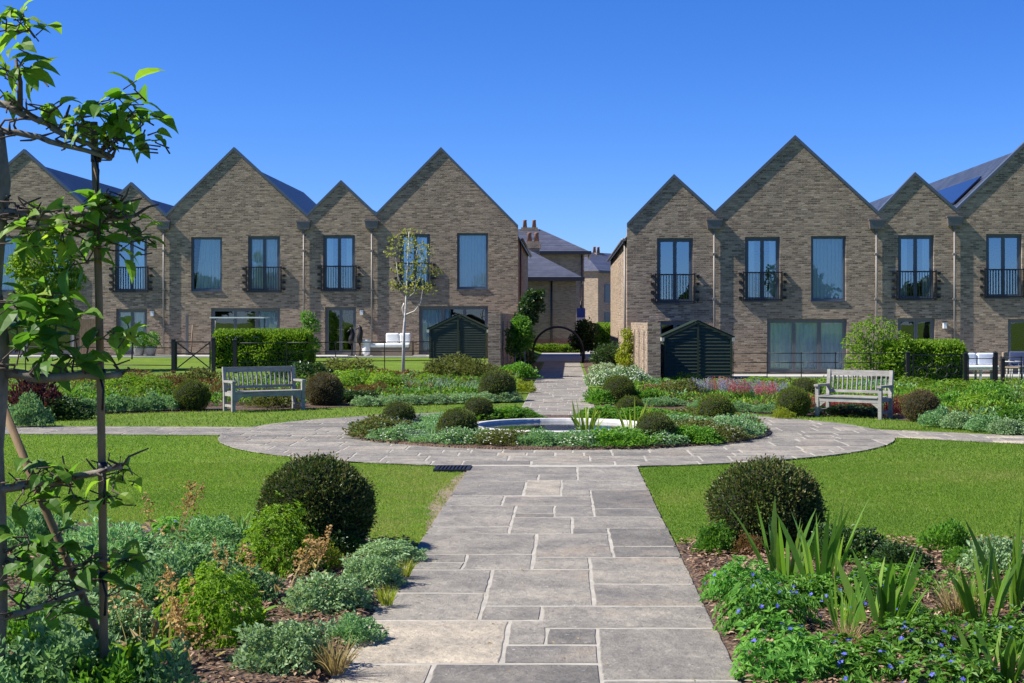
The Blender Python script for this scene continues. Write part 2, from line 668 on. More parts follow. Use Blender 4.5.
def mulchmat():
    m, nt, out = newmat('bark_mulch')
    v = wcoords(nt)
    vo = N_(nt, 'ShaderNodeTexVoronoi')
    vo.inputs['Scale'].default_value = 34
    nt.links.new(v, vo.inputs['Vector'])
    n = noise_(nt, v, 4, 6, 0.7)
    c = ramp(nt, [(0.0, (0.04, 0.022, 0.013)), (0.5, (0.10, 0.06, 0.036)), (0.85, (0.17, 0.108, 0.068)), (1.0, (0.30, 0.215, 0.15))], vo.outputs['Color'])
    a = mixc(nt, c.outputs[0], ramp(nt, [(0.3, (0.6, 0.6, 0.6)), (0.7, (1.2, 1.2, 1.2))], n).outputs[0], 1.0, 'MULTIPLY')
    p = N_(nt, 'ShaderNodeBsdfPrincipled')
    nt.links.new(a, p.inputs['Base Color'])
    p.inputs['Roughness'].default_value = 0.95
    nt.links.new(bump_(nt, vo.outputs['Distance'], 1.0, 0.03), p.inputs['Normal'])
    nt.links.new(p.outputs[0], out.inputs[0])
    return m


M['mulch'] = mulchmat()


def lawnmat():
    m, nt, out = newmat('mown_lawn')
    v = wcoords(nt)
    n1 = noise_(nt, v, 0.55, 5, 0.6)
    n2 = noise_(nt, v, 9, 6, 0.75)
    vs = wcoords(nt, (55, 22, 1))
    n3 = noise_(nt, vs, 1.0, 4, 0.7)
    n4 = noise_(nt, v, 1.7, 4, 0.6)
    c = ramp(nt, [(0.25, (0.075, 0.14, 0.012)), (0.5, (0.112, 0.185, 0.016)), (0.75, (0.15, 0.22, 0.026))], n1)
    a = mixc(nt, c.outputs[0], ramp(nt, [(0.3, (0.7, 0.72, 0.7)), (0.7, (1.3, 1.25, 1.2))], n2).outputs[0], 1.0, 'MULTIPLY')
    a = mixc(nt, a, ramp(nt, [(0.3, (0.6, 0.64, 0.6)), (0.72, (1.45, 1.4, 1.3))], n3).outputs[0], 0.9, 'MULTIPLY')
    dry = ramp(nt, [(0.58, (0, 0, 0)), (0.75, (0.55, 0.55, 0.55))], n4)
    a = mixc(nt, a, (0.19, 0.175, 0.06), dry.outputs[0])
    p = N_(nt, 'ShaderNodeBsdfPrincipled')
    nt.links.new(a, p.inputs['Base Color'])
    p.inputs['Roughness'].default_value = 0.85
    p.inputs['Specular IOR Level'].default_value = 0.2
    nt.links.new(bump_(nt, n3, 0.8, 0.03), p.inputs['Normal'])
    nt.links.new(p.outputs[0], out.inputs[0])
    return m


M['lawn'] = lawnmat()

# foliage --------------------------------------------------------------
M['grassblade'] = leafmat('grass_blade', [(0.072, 0.158, 0.012), (0.116, 0.216, 0.018), (0.165, 0.258, 0.03), (0.27, 0.275, 0.09)], 0.35, 0.55, 0.25)
M['box'] = leafmat('box_leaf', [(0.028, 0.055, 0.010), (0.052, 0.088, 0.015), (0.09, 0.128, 0.026), (0.115, 0.112, 0.04)], 0.12, 0.42, 0.35)
M['boxtip'] = leafmat('box_bronze_tip', [(0.075, 0.06, 0.022), (0.115, 0.105, 0.03), (0.16, 0.165, 0.05)], 0.2, 0.5)
M['boxcore'] = simple('twiggy_core', (0.014, 0.016, 0.008), 0.95, 0, 0.3)
M['boxgreen'] = leafmat('olive_box_leaf', [(0.065, 0.104, 0.010), (0.117, 0.156, 0.016), (0.182, 0.215, 0.026)], 0.2, 0.5)
M['boxred'] = leafmat('reddish_leaf', [(0.060, 0.051, 0.021), (0.112, 0.090, 0.036), (0.165, 0.105, 0.054)], 0.2, 0.5)
M['purple'] = leafmat('purple_leaf', [(0.02, 0.008, 0.01), (0.055, 0.016, 0.02), (0.10, 0.035, 0.035)], 0.25, 0.45)
M['green'] = leafmat('mid_green_leaf', [(0.048, 0.138, 0.013), (0.089, 0.220, 0.022), (0.165, 0.309, 0.037)], 0.3)
M['bright'] = leafmat('bright_green_leaf', [(0.086, 0.178, 0.011), (0.155, 0.270, 0.018), (0.241, 0.356, 0.034)], 0.35)
M['lime'] = leafmat('lime_leaf', [(0.15, 0.21, 0.015), (0.23, 0.28, 0.02), (0.32, 0.34, 0.04)], 0.35)
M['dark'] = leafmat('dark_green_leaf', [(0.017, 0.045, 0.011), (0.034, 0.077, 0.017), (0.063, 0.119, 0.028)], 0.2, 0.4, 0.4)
M['silver'] = leafmat('silver_leaf', [(0.110, 0.216, 0.091), (0.213, 0.331, 0.154), (0.367, 0.477, 0.266)], 0.2, 0.7)
M['bluegrey'] = leafmat('blue_grey_leaf', [(0.097, 0.229, 0.081), (0.186, 0.342, 0.141), (0.316, 0.474, 0.245)], 0.2, 0.7)
M['greygreen'] = leafmat('grey_green_leaf', [(0.088, 0.191, 0.077), (0.158, 0.291, 0.123), (0.263, 0.400, 0.193)], 0.25, 0.6)
M['olive'] = leafmat('olive_leaf', [(0.062, 0.081, 0.019), (0.106, 0.125, 0.031), (0.163, 0.163, 0.050)], 0.3)
M['russet'] = leafmat('russet_leaf', [(0.09, 0.05, 0.018), (0.15, 0.085, 0.03), (0.2, 0.13, 0.05)], 0.3)
M['fresh'] = leafmat('fresh_green_leaf', [(0.060, 0.180, 0.030), (0.120, 0.284, 0.048), (0.210, 0.390, 0.083)], 0.35)
M['iris'] = leafmat('iris_blade', [(0.055, 0.14, 0.016), (0.105, 0.215, 0.024), (0.19, 0.30, 0.04)], 0.4, 0.4, 0.4)
M['yiris'] = leafmat('yellow_iris_blade', [(0.11, 0.18, 0.02), (0.18, 0.26, 0.03), (0.26, 0.34, 0.05)], 0.4, 0.4)
M['tan'] = leafmat('dry_flower', [(0.22, 0.12, 0.04), (0.36, 0.22, 0.085), (0.48, 0.33, 0.15)], 0.3, 0.8)
M['straw'] = leafmat('straw', [(0.22, 0.16, 0.07), (0.34, 0.26, 0.12), (0.42, 0.34, 0.18)], 0.3, 0.8)
M['white'] = leafmat('white_petal', [(0.55, 0.54, 0.48), (0.7, 0.69, 0.63), (0.8, 0.79, 0.75)], 0.3, 0.7)
M['blue'] = leafmat('blue_petal', [(0.06, 0.07, 0.42), (0.10, 0.12, 0.55), (0.18, 0.2, 0.62)], 0.3, 0.6)
M['mauve'] = leafmat('mauve_petal', [(0.17, 0.15, 0.24), (0.25, 0.23, 0.36), (0.34, 0.32, 0.46)], 0.3, 0.7)
M['pink'] = leafmat('pink_petal', [(0.30, 0.05, 0.09), (0.44, 0.10, 0.15), (0.5, 0.2, 0.22)], 0.3, 0.6)
M['redstem'] = leafmat('red_stem', [(0.18, 0.02, 0.03), (0.26, 0.04, 0.05), (0.32, 0.09, 0.09)], 0.3, 0.6)
M['pear'] = leafmat('fruit_tree_leaf', [(0.042, 0.115, 0.012), (0.08, 0.185, 0.018), (0.15, 0.265, 0.024), (0.26, 0.35, 0.035)], 0.48, 0.5, 0.3)
M['birchleaf'] = leafmat('birch_leaf', [(0.14, 0.16, 0.03), (0.21, 0.22, 0.05), (0.30, 0.29, 0.08)], 0.4)

exec_parts = []
# ================================================================== GROUND
def axis(fine, lo, hi, step, far):
    a = list(np.arange(lo, hi + 1e-6, step))
    left = [-far, -far / 2, -far / 4, -120, -70, lo - 12, lo - 5]
    right = [hi + 5, hi + 12, 70, 120, far / 4, far / 2, far]
    return sorted(set([x for x in left if x < lo] + a + [x for x in right if x > hi]))


def ground_sheet():
    xs = sorted(set(list(np.arange(-3.6, 3.61, 0.15)) + list(np.arange(-40, 40.1, 2)) + [-900, -400, -200, -100, -60, 60, 100, 200, 400, 900]))
    ys = sorted(set(list(np.arange(30, 60, 1.0)) + list(np.arange(-60, 130, 5)) + [-900, -400, -200, -100, 160, 250, 500, 1000, 2500]))
    V = [(x, y, H(x, y)) for y in ys for x in xs]
    n = len(xs)
    Fc = [(j * n + i, j * n + i + 1, (j + 1) * n + i + 1, (j + 1) * n + i) for j in range(len(ys) - 1) for i in range(n - 1)]
    mb = MB()
    mb.add(V, Fc, 0, True)
    tag(mb.build('ground', M['lawn']), kind='structure')


ground_sheet()

RC = (-0.15, 23.4)      # centre of the round path
RO, RI = 5.5, 3.55
PC = (-0.10, 23.75)     # centre of the planted island


def clip_convex(poly, clip):
    out = poly
    for i in range(len(clip)):
        a, b = clip[i], clip[(i + 1) % len(clip)]
        res = []
        for j in range(len(out)):
            p, q = out[j], out[(j + 1) % len(out)]
            sp = (b[0] - a[0]) * (p[1] - a[1]) - (b[1] - a[1]) * (p[0] - a[0])
            sq = (b[0] - a[0]) * (q[1] - a[1]) - (b[1] - a[1]) * (q[0] - a[0])
            if sp >= 0:
                res.append(p)
            if (sp >= 0) != (sq >= 0):
                t = sp / (sp - sq)
                res.append((p[0] + t * (q[0] - p[0]), p[1] + t * (q[1] - p[1])))
        out = res
        if len(out) < 3:
            return []
    return out


def area(p):
    return 0.5 * sum(p[i][0] * p[(i + 1) % len(p)][1] - p[(i + 1) % len(p)][0] * p[i][1] for i in range(len(p)))


def coursed(x0, x1, y0, y1, rs):
    """random coursed rectangles"""
    out = []
    y = y0
    while y < y1:
        h = rs.choice([0.32, 0.45, 0.45, 0.6, 0.75])
        x = x0 - rs.random() * 0.6
        while x < x1:
            w = rs.choice([0.4, 0.6, 0.75, 0.9, 1.1])
            if h > 0.55 and rs.random() < 0.4:
                k = h * rs.choice([0.4, 0.5, 0.6])
                out += [(x, y, x + w, y + k), (x, y + k, x + w, y + h)]
            elif w > 0.85 and h > 0.4 and rs.random() < 0.3:
                out += [(x, y, x + w * 0.5, y + h), (x + w * 0.5, y, x + w, y + h)]
            else:
                out.append((x, y, x + w, y + h))
            x += w
        y += h
    return out


class Slabs:
    def __init__(self):
        self.V, self.F, self.t = [], [], []

    def slab(self, poly, z, rs, gap=0.0, zf=None, tone=None):
        if len(poly) < 3 or area(poly) < 0.012:
            return
        cx = sum(p[0] for p in poly) / len(poly)
        cy = sum(p[1] for p in poly) / len(poly)
        tx, ty = rs.uniform(-.002, .002), rs.uniform(-.002, .002)
        dz = rs.uniform(-.0005, .0015)
        tone = rs.random() if tone is None else tone
        # subdivide the edges a little so that they wander like hand-cut stone
        pts = []
        n = len(poly)
        for i in range(n):
            p, q = poly[i], poly[(i + 1) % n]
            L = math.hypot(q[0] - p[0], q[1] - p[1])
            k = max(1, int(L / 0.14))
            for j in range(k):
                t = j / k
                x, y = p[0] + t * (q[0] - p[0]), p[1] + t * (q[1] - p[1])
                w = 0.006 if j else 0.008
                pts.append((x + rs.uniform(-w, w), y + rs.uniform(-w, w)))
        b = len(self.V)
        m = len(pts)

        def zz(x, y):
            return (zf(x, y) if zf else 0) + z + dz + (x - cx) * tx + (y - cy) * ty
        for s, o in ((1.0, -0.012), (1.0, -0.004), (0.985, 0.0)):
            for x, y in pts:
                X, Yy = cx + (x - cx) * s, cy + (y - cy) * s
                self.V.append((X, Yy, zz(X, Yy) + o))
        for r in (0, 1):
            for i in range(m):
                i2 = (i + 1) % m
                self.F.append([b + r * m + i, b + r * m + i2, b + (r + 1) * m + i2, b + (r + 1) * m + i])
        self.F.append([b + 2 * m + i for i in range(m)])
        self.t += [tone] * (3 * m)

    def build(self, name, mat):
        me = bpy.data.meshes.new(name)
        me.from_pydata(self.V, [], self.F)
        me.materials.append(mat)
        a = me.attributes.new('tone', 'FLOAT', 'POINT')
        a.data.foreach_set('value', np.array(self.t, dtype=np.float32))
        me.update()
        return tag(obj(name, me), kind='structure')


def inset(r, g, gy=0.026):
    x0, y0, x1, y1 = r
    return [(x0 + g, y0 + gy), (x1 - g, y0 + gy), (x1 - g, y1 - gy), (x0 + g, y1 - gy)]


PXL, PXR = -1.235, 0.915


def near_path():
    # slab corners read from the photograph (crop coordinates, 2.56 x), laid out on the ground
    src = [(0, 70, .64, 93), (.64, 70, 1, 107), (0, 93, .42, 112), (.42, 93, .64, 107), (0, 112, .36, 147), (.36, 107, .55, 147), (.55, 107, 1, 133), (.55, 133, .70, 149),
           (0, 147, .27, 173), (.27, 149, .70, 173), (.70, 133, 1, 181), (0, 173, .34, 228), (.34, 173, .52, 193), (.52, 173, .70, 202), (.34, 193, .52, 203), (.70, 181, 1, 202),
           (.34, 203, .60, 246), (.60, 202, 1, 231), (.60, 231, .75, 246), (.75, 231, 1, 278), (0, 228, .34, 246), (0, 246, .455, 299), (.455, 246, .75, 307), (.75, 278, 1, 307),
           (0, 299, .21, 320), (0, 320, .21, 339), (.21, 299, .455, 339), (.455, 307, .66, 338), (.66, 307, 1, 376), (0, 339, .32, 399), (.32, 338, .66, 433), (.66, 376, 1, 433),
           (0, 399, .32, 470), (.32, 433, .50, 470), (.50, 433, 1, 490), (0, 470, .41, 583), (.41, 470, .52, 534), (.52, 490, .66, 534), (.41, 534, .66, 582), (.66, 490, 1, 625),
           (0, 583, .24, 660), (.24, 582, .66, 660), (.66, 625, 1, 660)]
    rs = random.Random(4)
    S = Slabs()
    W = PXR - PXL

    def yat(y):
        py = 440 + y / 2.56
        return F * EYE / (py - CY)
    g, gy = 0.012, 0.027
    tones = {35: 0.99, 40: 0.93, 5: 0.85, 0: 0.3, 22: 0.72, 6: 0.6, 29: .66, 39: .35, 41: .12, 32: .5}
    for k, (a, b, c, d) in enumerate(src):
        X0, X1 = PXL + W * a, PXL + W * c
        Y1, Y0 = yat(b), yat(d)
        e0, e1 = (0 if a == 0 else g), (0 if c == 1 else g)
        S.slab([(X0 + e0, Y0 + gy), (X1 - e1, Y0 + gy), (X1 - e1, Y1 - gy), (X0 + e0, Y1 - gy)], 0.022, rs, tone=tones.get(k, rs.uniform(0.1, 0.75)))
    ylow = yat(660)
    for r in coursed(PXL, PXR, 1.0, ylow, rs):
        r = (max(r[0], PXL), r[1], min(r[2], PXR), min(r[3], ylow))
        if r[2] - r[0] > 0.1 and r[3] - r[1] > 0.08:
            S.slab(inset(r, g), 0.022, rs, tone=rs.uniform(0.1, 0.8))
    return S


def mortar(name, poly, z, zf=None, dens=None):
    mb = MB()
    mb.add([(x, y, (zf(x, y) if zf else 0) + z) for x, y in poly], [tuple(range(len(poly)))])
    return tag(mb.build(name, M['mortar']), kind='structure')


circle = [(RC[0] + RO * math.cos(2 * math.pi * k / 72), RC[1] + RO * math.sin(2 * math.pi * k / 72)) for k in range(72)]
YJ = RC[1] - math.sqrt(RO ** 2 - 1.0)
S = near_path()
S.build('flagstone_path', M['slab'])
mortar('path_mortar', [(PXL + .02, 1.0), (PXR - .02, 1.0), (PXR - .02, YJ + 0.05), (PXL + .02, YJ + 0.05)], 0.0175)

rs = random.Random(8)
S = Slabs()
for r in coursed(RC[0] - RO, RC[0] + RO, RC[1] - RO - 0.2, RC[1] + RO, rs):
    cx, cy = (r[0] + r[2]) / 2, (r[1] + r[3]) / 2
    if math.hypot(cx - PC[0], cy - PC[1]) < RI - 1.0:
        continue
    poly = clip_convex(inset(r, 0.014), circle)
    # nothing twice where the straight path meets the ring
    if cy < YJ and PXL - 0.1 < cx < PXR + 0.1 and cy < 17.95:
        continue
    S.slab(poly, 0.026, rs, tone=rs.uniform(0.1, 0.85))
S.build('ring_path', M['slab'])
mortar('ring_mortar', circle, 0.0215)

# far straight path to the alley
S = Slabs()
FX0, FX1 = -0.95, 0.62
for r in coursed(FX0, FX1, RC[1] + RO - 0.1, 64, rs):
    r = (max(r[0], FX0), r[1], min(r[2], FX1), r[3])
    if r[2] - r[0] > 0.08:
        S.slab(inset(r, 0.012), 0.022, rs, tone=rs.uniform(0.2, 0.85))
S.build('alley_path', M['slab'])
mortar('alley_path_mortar', [(FX0, 28.6), (FX1, 28.6), (FX1, 64), (FX0, 64)], 0.0175)

# side paths
LP = [(-4.6, 22.85), (-4.4, 24.55), (-13.5, 25.1), (-22, 25.6), (-22, 24.0), (-13.5, 23.5)]
RP = [(4.4, 24.7), (4.9, 22.8), (6.6, 21.55), (9.5, 19.9), (14, 17.6), (14, 19.0), (9.6, 21.4), (6.9, 23.15)]
mortar('side_path_mortar', LP, 0.0135)
mortar('right_path_mortar', RP, 0.0135)
S = Slabs()
lpc = [(-4.4, 22.85), (-4.4, 24.55), (-22, 25.6), (-22, 24.0)]
for r in coursed(-22, -4.0, 22.5, 26, rs):
    S.slab(clip_convex(inset(r, 0.014), lpc), 0.018, rs, tone=rs.uniform(0.2, 0.9))
S.build('side_path', M['slab'])
S = Slabs()
for quad in ([(4.4, 24.7), (4.9, 22.8), (6.6, 21.55), (6.9, 23.15)], [(6.9, 23.15), (6.6, 21.55), (9.5, 19.9), (9.6, 21.4)], [(9.6, 21.4), (9.5, 19.9), (14, 17.6), (14, 19.0)]):
    for r in coursed(4, 14.5, 17.5, 25, rs):
        S.slab(clip_convex(inset(r, 0.014), quad), 0.018, rs, tone=rs.uniform(0.4, 1.0))
S.build('right_path', M['slab'])

# forecourt beyond the alley, patios by the houses
mb = MB()
mb.add([(-14, 64, 0.006), (12, 64, 0.006), (40, 92, 0.006), (40, 200, 0.006), (-40, 200, 0.006), (-40, 80, 0.006)], [(0, 1, 2, 3, 4, 5)])
tag(mb.build('forecourt', M['tarmac']), kind='structure')
mb = MB()
mb.rng(-30, -2.9, 58.6, 60.93, H(-10, 58), H(-10, 58) + 0.05)
tag(mb.build('patio', M['patio']), kind='structure')
mb = MB()
mb.rng(3.2, 24, 50.9, 52.93, H(10, 52) - .05, H(10, 52) + 0.05)
tag(mb.build('patio', M['patio']), kind='structure')


# beds ------------------------------------------------------------------
def bed(name, front, back, n=40, m=6, z=0.03):
    """strip of soil between two polylines given as ground points"""
    def at(pl, t):
        t *= len(pl) - 1
        i = min(int(t), len(pl) - 2)
        u = t - i
        return (pl[i][0] + u * (pl[i + 1][0] - pl[i][0]), pl[i][1] + u * (pl[i + 1][1] - pl[i][1]))
    V, Fc = [], []
    for j in range(m + 1):
        for i in range(n + 1):
            a, b = at(front, i / n), at(back, i / n)
            s = j / m
            x, y = a[0] + s * (b[0] - a[0]), a[1] + s * (b[1] - a[1])
            e = min(s, 1 - s, i / n * 3, (1 - i / n) * 3) * 4
            V.append((x, y, H(x, y) + 0.008 + (z - 0.008) * min(1, e) + 0.03 * mnoise.noise(Vector((x * 2, y * 2, 0))) * min(1, e)))
    for j in range(m):
        for i in range(n):
            q = j * (n + 1) + i
            Fc.append((q, q + 1, q + n + 2, q + n + 1))
    mb = MB()
    mb.add(V, Fc, 0, True)
    return tag(mb.build(name, M['mulch']), kind='structure'), (front, back, at)


def gp(*pts):
    return [tuple(G(a, b)[:2]) for a, b in pts]


NL_back = [(-1.22, 11.5), (-1.45, 11.9), (-1.9, 12.25), (-2.6, 12.6), (-3.6, 12.9), (-4.8, 13.1), (-7.5, 13.2)]
NL_front = [(-1.22, 3.0), (-1.5, 3.0), (-1.9, 3.0), (-2.6, 3.0), (-3.6, 3.0), (-4.8, 3.0), (-7.5, 3.0)]
NR_back = [(0.90, 11.85), (1.3, 11.95), (2.0, 11.9), (2.8, 11.85), (3.8, 11.6), (5.0, 11.3), (7.5, 11.0)]
NR_front = [(0.90, 3.0), (1.3, 3.0), (2.0, 3.0), (2.8, 3.0), (3.8, 3.0), (5.0, 3.0), (7.5, 3.0)]
bed('bed_soil', NL_front, NL_back, 40, 30, 0.05)
bed('bed_soil', NR_front, NR_back, 40, 30, 0.05)
LB_front = gp((-30, 417), (20, 420), (60, 416), (150, 413), (230, 411), (330, 408), (430, 404), (516, 402))
LB_back = [(-22, 38.5), (-17, 39), (-14.5, 39.5), (-12, 40), (-9, 40.5), (-6, 41), (-3.4, 43), (-1.5, 44.3)]
RB_front = gp((597, 407), (640, 408), (720, 412), (800, 417), (860, 417), (920, 422), (980, 431), (1060, 439))
RB_back = [(1.3, 43.5), (2.5, 42.2), (5, 39.8), (7.5, 39.2), (9, 39), (11, 39), (13, 39), (17, 36.5)]
bed('bed_soil', LB_front, LB_back, 60, 12, 0.03)
bed('bed_soil', RB_front, RB_back, 60, 12, 0.03)
bed('bed_soil', [(-1.05, 44.4), (-1.05, 52), (-1.05, 62)], [(-2.05, 44.4), (-2.05, 52), (-1.95, 62)], 20, 3, 0.03)
bed('bed_soil', [(0.72, 42), (0.72, 52), (0.72, 66)], [(2.35, 42), (2.32, 52), (2.38, 66)], 20, 3, 0.03)
# island soil
mb = MB()
mb.lathe([(0, 0.075), (2.0, 0.075), (3.3, 0.065), (RI, 0.045), (RI + 0.01, 0.0)], 64, c=(PC[0], PC[1], 0))
tag(mb.build('island_soil', M['mulch']), kind='structure')


# ================================================================== HOUSES
def house_poly(bays, zv_end):
    pass


class House:
    """gabled terrace unit: bays = [(x0, zl, xa, za, x1, zr)] along the front"""

    def __init__(self, label, Yf, depth, zb, bays, holes, sides, cop_ends=(True, True)):
        self.Y, self.zb = Yf, zb
        self.root = r = empty('terraced_house', (bays[0][0], Yf, zb), 0, label, 'house', 'brick terraced houses facing the garden')
        self.off = Vector((bays[0][0], Yf, zb))
        self.holes = holes
        x0, x1 = bays[0][0], bays[-1][4]
        drop = 0.12
        top = []
        for i, (a, zl, xa, za, b, zr) in enumerate(bays):
            if i == 0:
                top.append((a, zl - drop))
            top += [(xa, za - drop), (b, zr - drop)]
        outer = [(x0, zb - 0.3)] + top + [(x1, zb - 0.3)]
        loops = [[Vector((x, z, 0)) for x, z in outer]]
        for (a, b, c, d) in holes:
            loops.append([Vector((a, c, 0)), Vector((b, c, 0)), Vector((b, d, 0)), Vector((a, d, 0))])
        tris = geometry.tessellate_polygon(loops)
        flat = [v for l in loops for v in l]
        mb = MB()
        vs = [(v.x, Yf, v.y) for v in flat]
        fs = []
        for t in tris:
            p = [flat[i] for i in t]
            ar = (p[1].x - p[0].x) * (p[2].y - p[0].y) - (p[2].x - p[0].x) * (p[1].y - p[0].y)
            fs.append(tuple(t) if ar > 0 else tuple(reversed(t)))
        mb.add(vs, fs)
        for (a, b, c, d) in holes:
            e = Yf + 0.22
            mb.add([(a, Yf, c), (b, Yf, c), (b, Yf, d), (a, Yf, d), (a, e, c), (b, e, c), (b, e, d), (a, e, d)],
                   [(0, 1, 5, 4), (1, 2, 6, 5), (2, 3, 7, 6), (3, 0, 4, 7)])
        self.part('front_wall', mb, M['brick'])
        # rear wall
        Yb = Yf + depth
        mb = MB()
        mb.add([(x, Yb, z - 0.45) for x, z in outer], [tuple(range(len(outer)))])
        self.part('rear_wall', mb, M['brick'])
        for s, x, z in ((0, x0, bays[0][1]), (1, x1, bays[-1][5])):
            mb = MB()
            zt = z - 0.45 if s in sides else z - 0.6
            xx = x + (0.02 if s == 0 else -0.02) * (0 if s in sides else 1)
            mb.add([(xx, Yf, zb - 0.3), (xx, Yb, zb - 0.3), (xx, Yb, zt), (xx, Yf + 0.35, zt), (xx, Yf, z - drop if s in sides else zt)], [(0, 1, 2, 3, 4)])
            self.part('side_wall', mb, M['brick'])
        # roofs and copings
        for i, (a, zl, xa, za, b, zr) in enumerate(bays):
            for k, (p, q) in enumerate((((a, zl), (xa, za)), ((b, zr), (xa, za)))):
                mb = MB()
                e = Vector((p[0], 0, p[1] - 0.5))
                r2 = Vector((q[0], 0, q[1] - 0.5))
                ext = 0.0
                if (i == 0 and k == 0 and 0 in sides) or (i == len(bays) - 1 and k == 1 and 1 in sides):
                    d = (e - r2).normalized()
                    e = e + d * 0.22
                y0, y1 = Yf + 0.02, Yb + 0.15
                n = Vector((0, 0, -0.09))
                mb.add([(e.x, y0, e.z), (r2.x, y0, r2.z), (r2.x, y1, r2.z), (e.x, y1, e.z),
                        (e.x, y0, e.z + n.z), (r2.x, y0, r2.z + n.z), (r2.x, y1, r2.z + n.z), (e.x, y1, e.z + n.z)],
                       [(0, 1, 2, 3), (7, 6, 5, 4), (0, 4, 5, 1), (2, 6, 7, 3), (3, 7, 4, 0)])
                self.part('roof', mb, M['slate'])
                # coping along the verge
                mb = MB()
                A, B = Vector((p[0], 0, p[1])), Vector((q[0], 0, q[1]))
                t = 0.14
                ya, yb = Yf - 0.045, Yf + 0.24
                mb.add([(A.x, ya, A.z), (B.x, ya, B.z), (B.x, yb, B.z), (A.x, yb, A.z),
                        (A.x, ya, A.z - t), (B.x, ya, B.z - t), (B.x, yb, B.z - t), (A.x, yb, A.z - t)],
                       [(0, 1, 2, 3), (7, 6, 5, 4), (0, 4, 5, 1), (3, 2, 6, 7), (0, 3, 7, 4)])
                self.part('verge_coping', mb, M['coping'])
                # parapet back face behind the coping
        self.Yb = Yb

    def part(self, name, mb, mat, parent=None):
        par = parent or self.root
        off = self.off
        mb.v = [(v[0] - off.x, v[1] - off.y, v[2] - off.z) for v in mb.v]
        return mb.build(name, mat, par)

    def window(self, rect, kind, curtain=None, door=False, juliet=False, tall=True):
        a, b, c, d = rect
        Y = self.Y + 0.10
        fm = M['doorframe'] if door else M['frame']
        mb = MB()
        t = 0.075
        y0, y1 = Y, Y + 0.07
        mb.rng(a, a + t, y0, y1, c, d)
        mb.rng(b - t, b, y0, y1, c, d)
        mb.rng(a + t, b - t, y0, y1, d - t, d)
        mb.rng(a + t, b - t, y0, y1, c, c + t)
        # flashing / sill
        mb.rng(a - 0.02, b + 0.02, self.Y - 0.035, Y - 0.004, c - 0.035, c - 0.003)
        w = self.part('window' if not door else 'glazed_door', mb, fm)
        leaves = []
        if kind == 'double':
            m = (a + b) / 2
            leaves = [(a + t, m), (m, b - t)]
        elif kind == 'single':
            leaves = [(a + t, b - t)]
        elif kind == 'triple':
            q = (b - a - 2 * t) / 3
            leaves = [(a + t + q * i, a + t + q * (i + 1)) for i in range(3)]
        for (l, r) in leaves:
            s = 0.07 if kind != 'single' else 0.025
            mb = MB()
            ya, yb = y0 + 0.012, y1 - 0.012
            z0, z1 = c + t, d - t
            mb.rng(l + .004, l + s, ya, yb, z0 + .004, z1 - .004)
            mb.rng(r - s, r - .004, ya, yb, z0 + .004, z1 - .004)
            mb.rng(l + s, r - s, ya, yb, z1 - s, z1 - .004)
            mb.rng(l + s, r - s, ya, yb, z0 + .004, z0 + s)
            self.part('sash', mb, fm, w)
            mb = MB()
            yy = (ya + yb) / 2
            mb.add([(l + s, yy, z0 + s), (r - s, yy, z0 + s), (r - s, yy, z1 - s), (l + s, yy, z1 - s)], [(0, 1, 2, 3)])
            self.part('pane', mb, M['glassdoor'] if (door or curtain == 'dark') else M['glassclear'] if kind == 'single' or curtain == 'full' else M['glass'], w)
        if door and kind == 'double':
            mb = MB()
            m = (a + b) / 2
            for s in (-1, 1):
                mb.box((m + s * 0.035, Y - 0.02, c + 1.02), (0.02, 0.02, 0.22))
                mb.box((m + s * 0.085, Y - 0.045, c + 1.06), (0.12, 0.02, 0.02))
            self.part('handle', mb, M['pipe'], w)
        if curtain and curtain != 'dark':
            spans = {'full': [(0, 1)], 'left': [(0.0, 0.45)], 'sides': [(0, 0.28), (0.72, 1)], 'right': [(0.62, 1)], 'blind': [(0, 1)], 'wedge': [(0.1, 1)]}[curtain]
            for u0, u1 in spans:
                n = 120
                V, Fc = [], []
                for i in range(n + 1):
                    u = u0 + (u1 - u0) * i / n
                    x = a + 0.03 + (b - a - 0.06) * u
                    fold = (0.035 * math.sin(u * (b - a) * 38) + 0.012 * math.sin(u * (b - a) * 91 + 1)) if curtain != 'blind' else 0.035 * (1 if math.sin(u * (b - a) * 42) > 0 else -1)
                    for z in (c + 0.06, d - 0.02):
                        xx = x
                        if curtain == 'wedge' and z > c + 1:
                            xx = a + (x - a) * 0.75 + (b - a) * 0.2
                        V.append((xx, Y + 0.125 + fold, z))
                for i in range(n):
                    Fc.append((2 * i, 2 * i + 2, 2 * i + 3, 2 * i + 1))
                mb = MB()
                mb.add(V, Fc, 0, curtain != 'blind')
                self.part('curtain' if curtain != 'blind' else 'blind', mb, M['curtain'] if curtain != 'blind' else M['blind'], w)
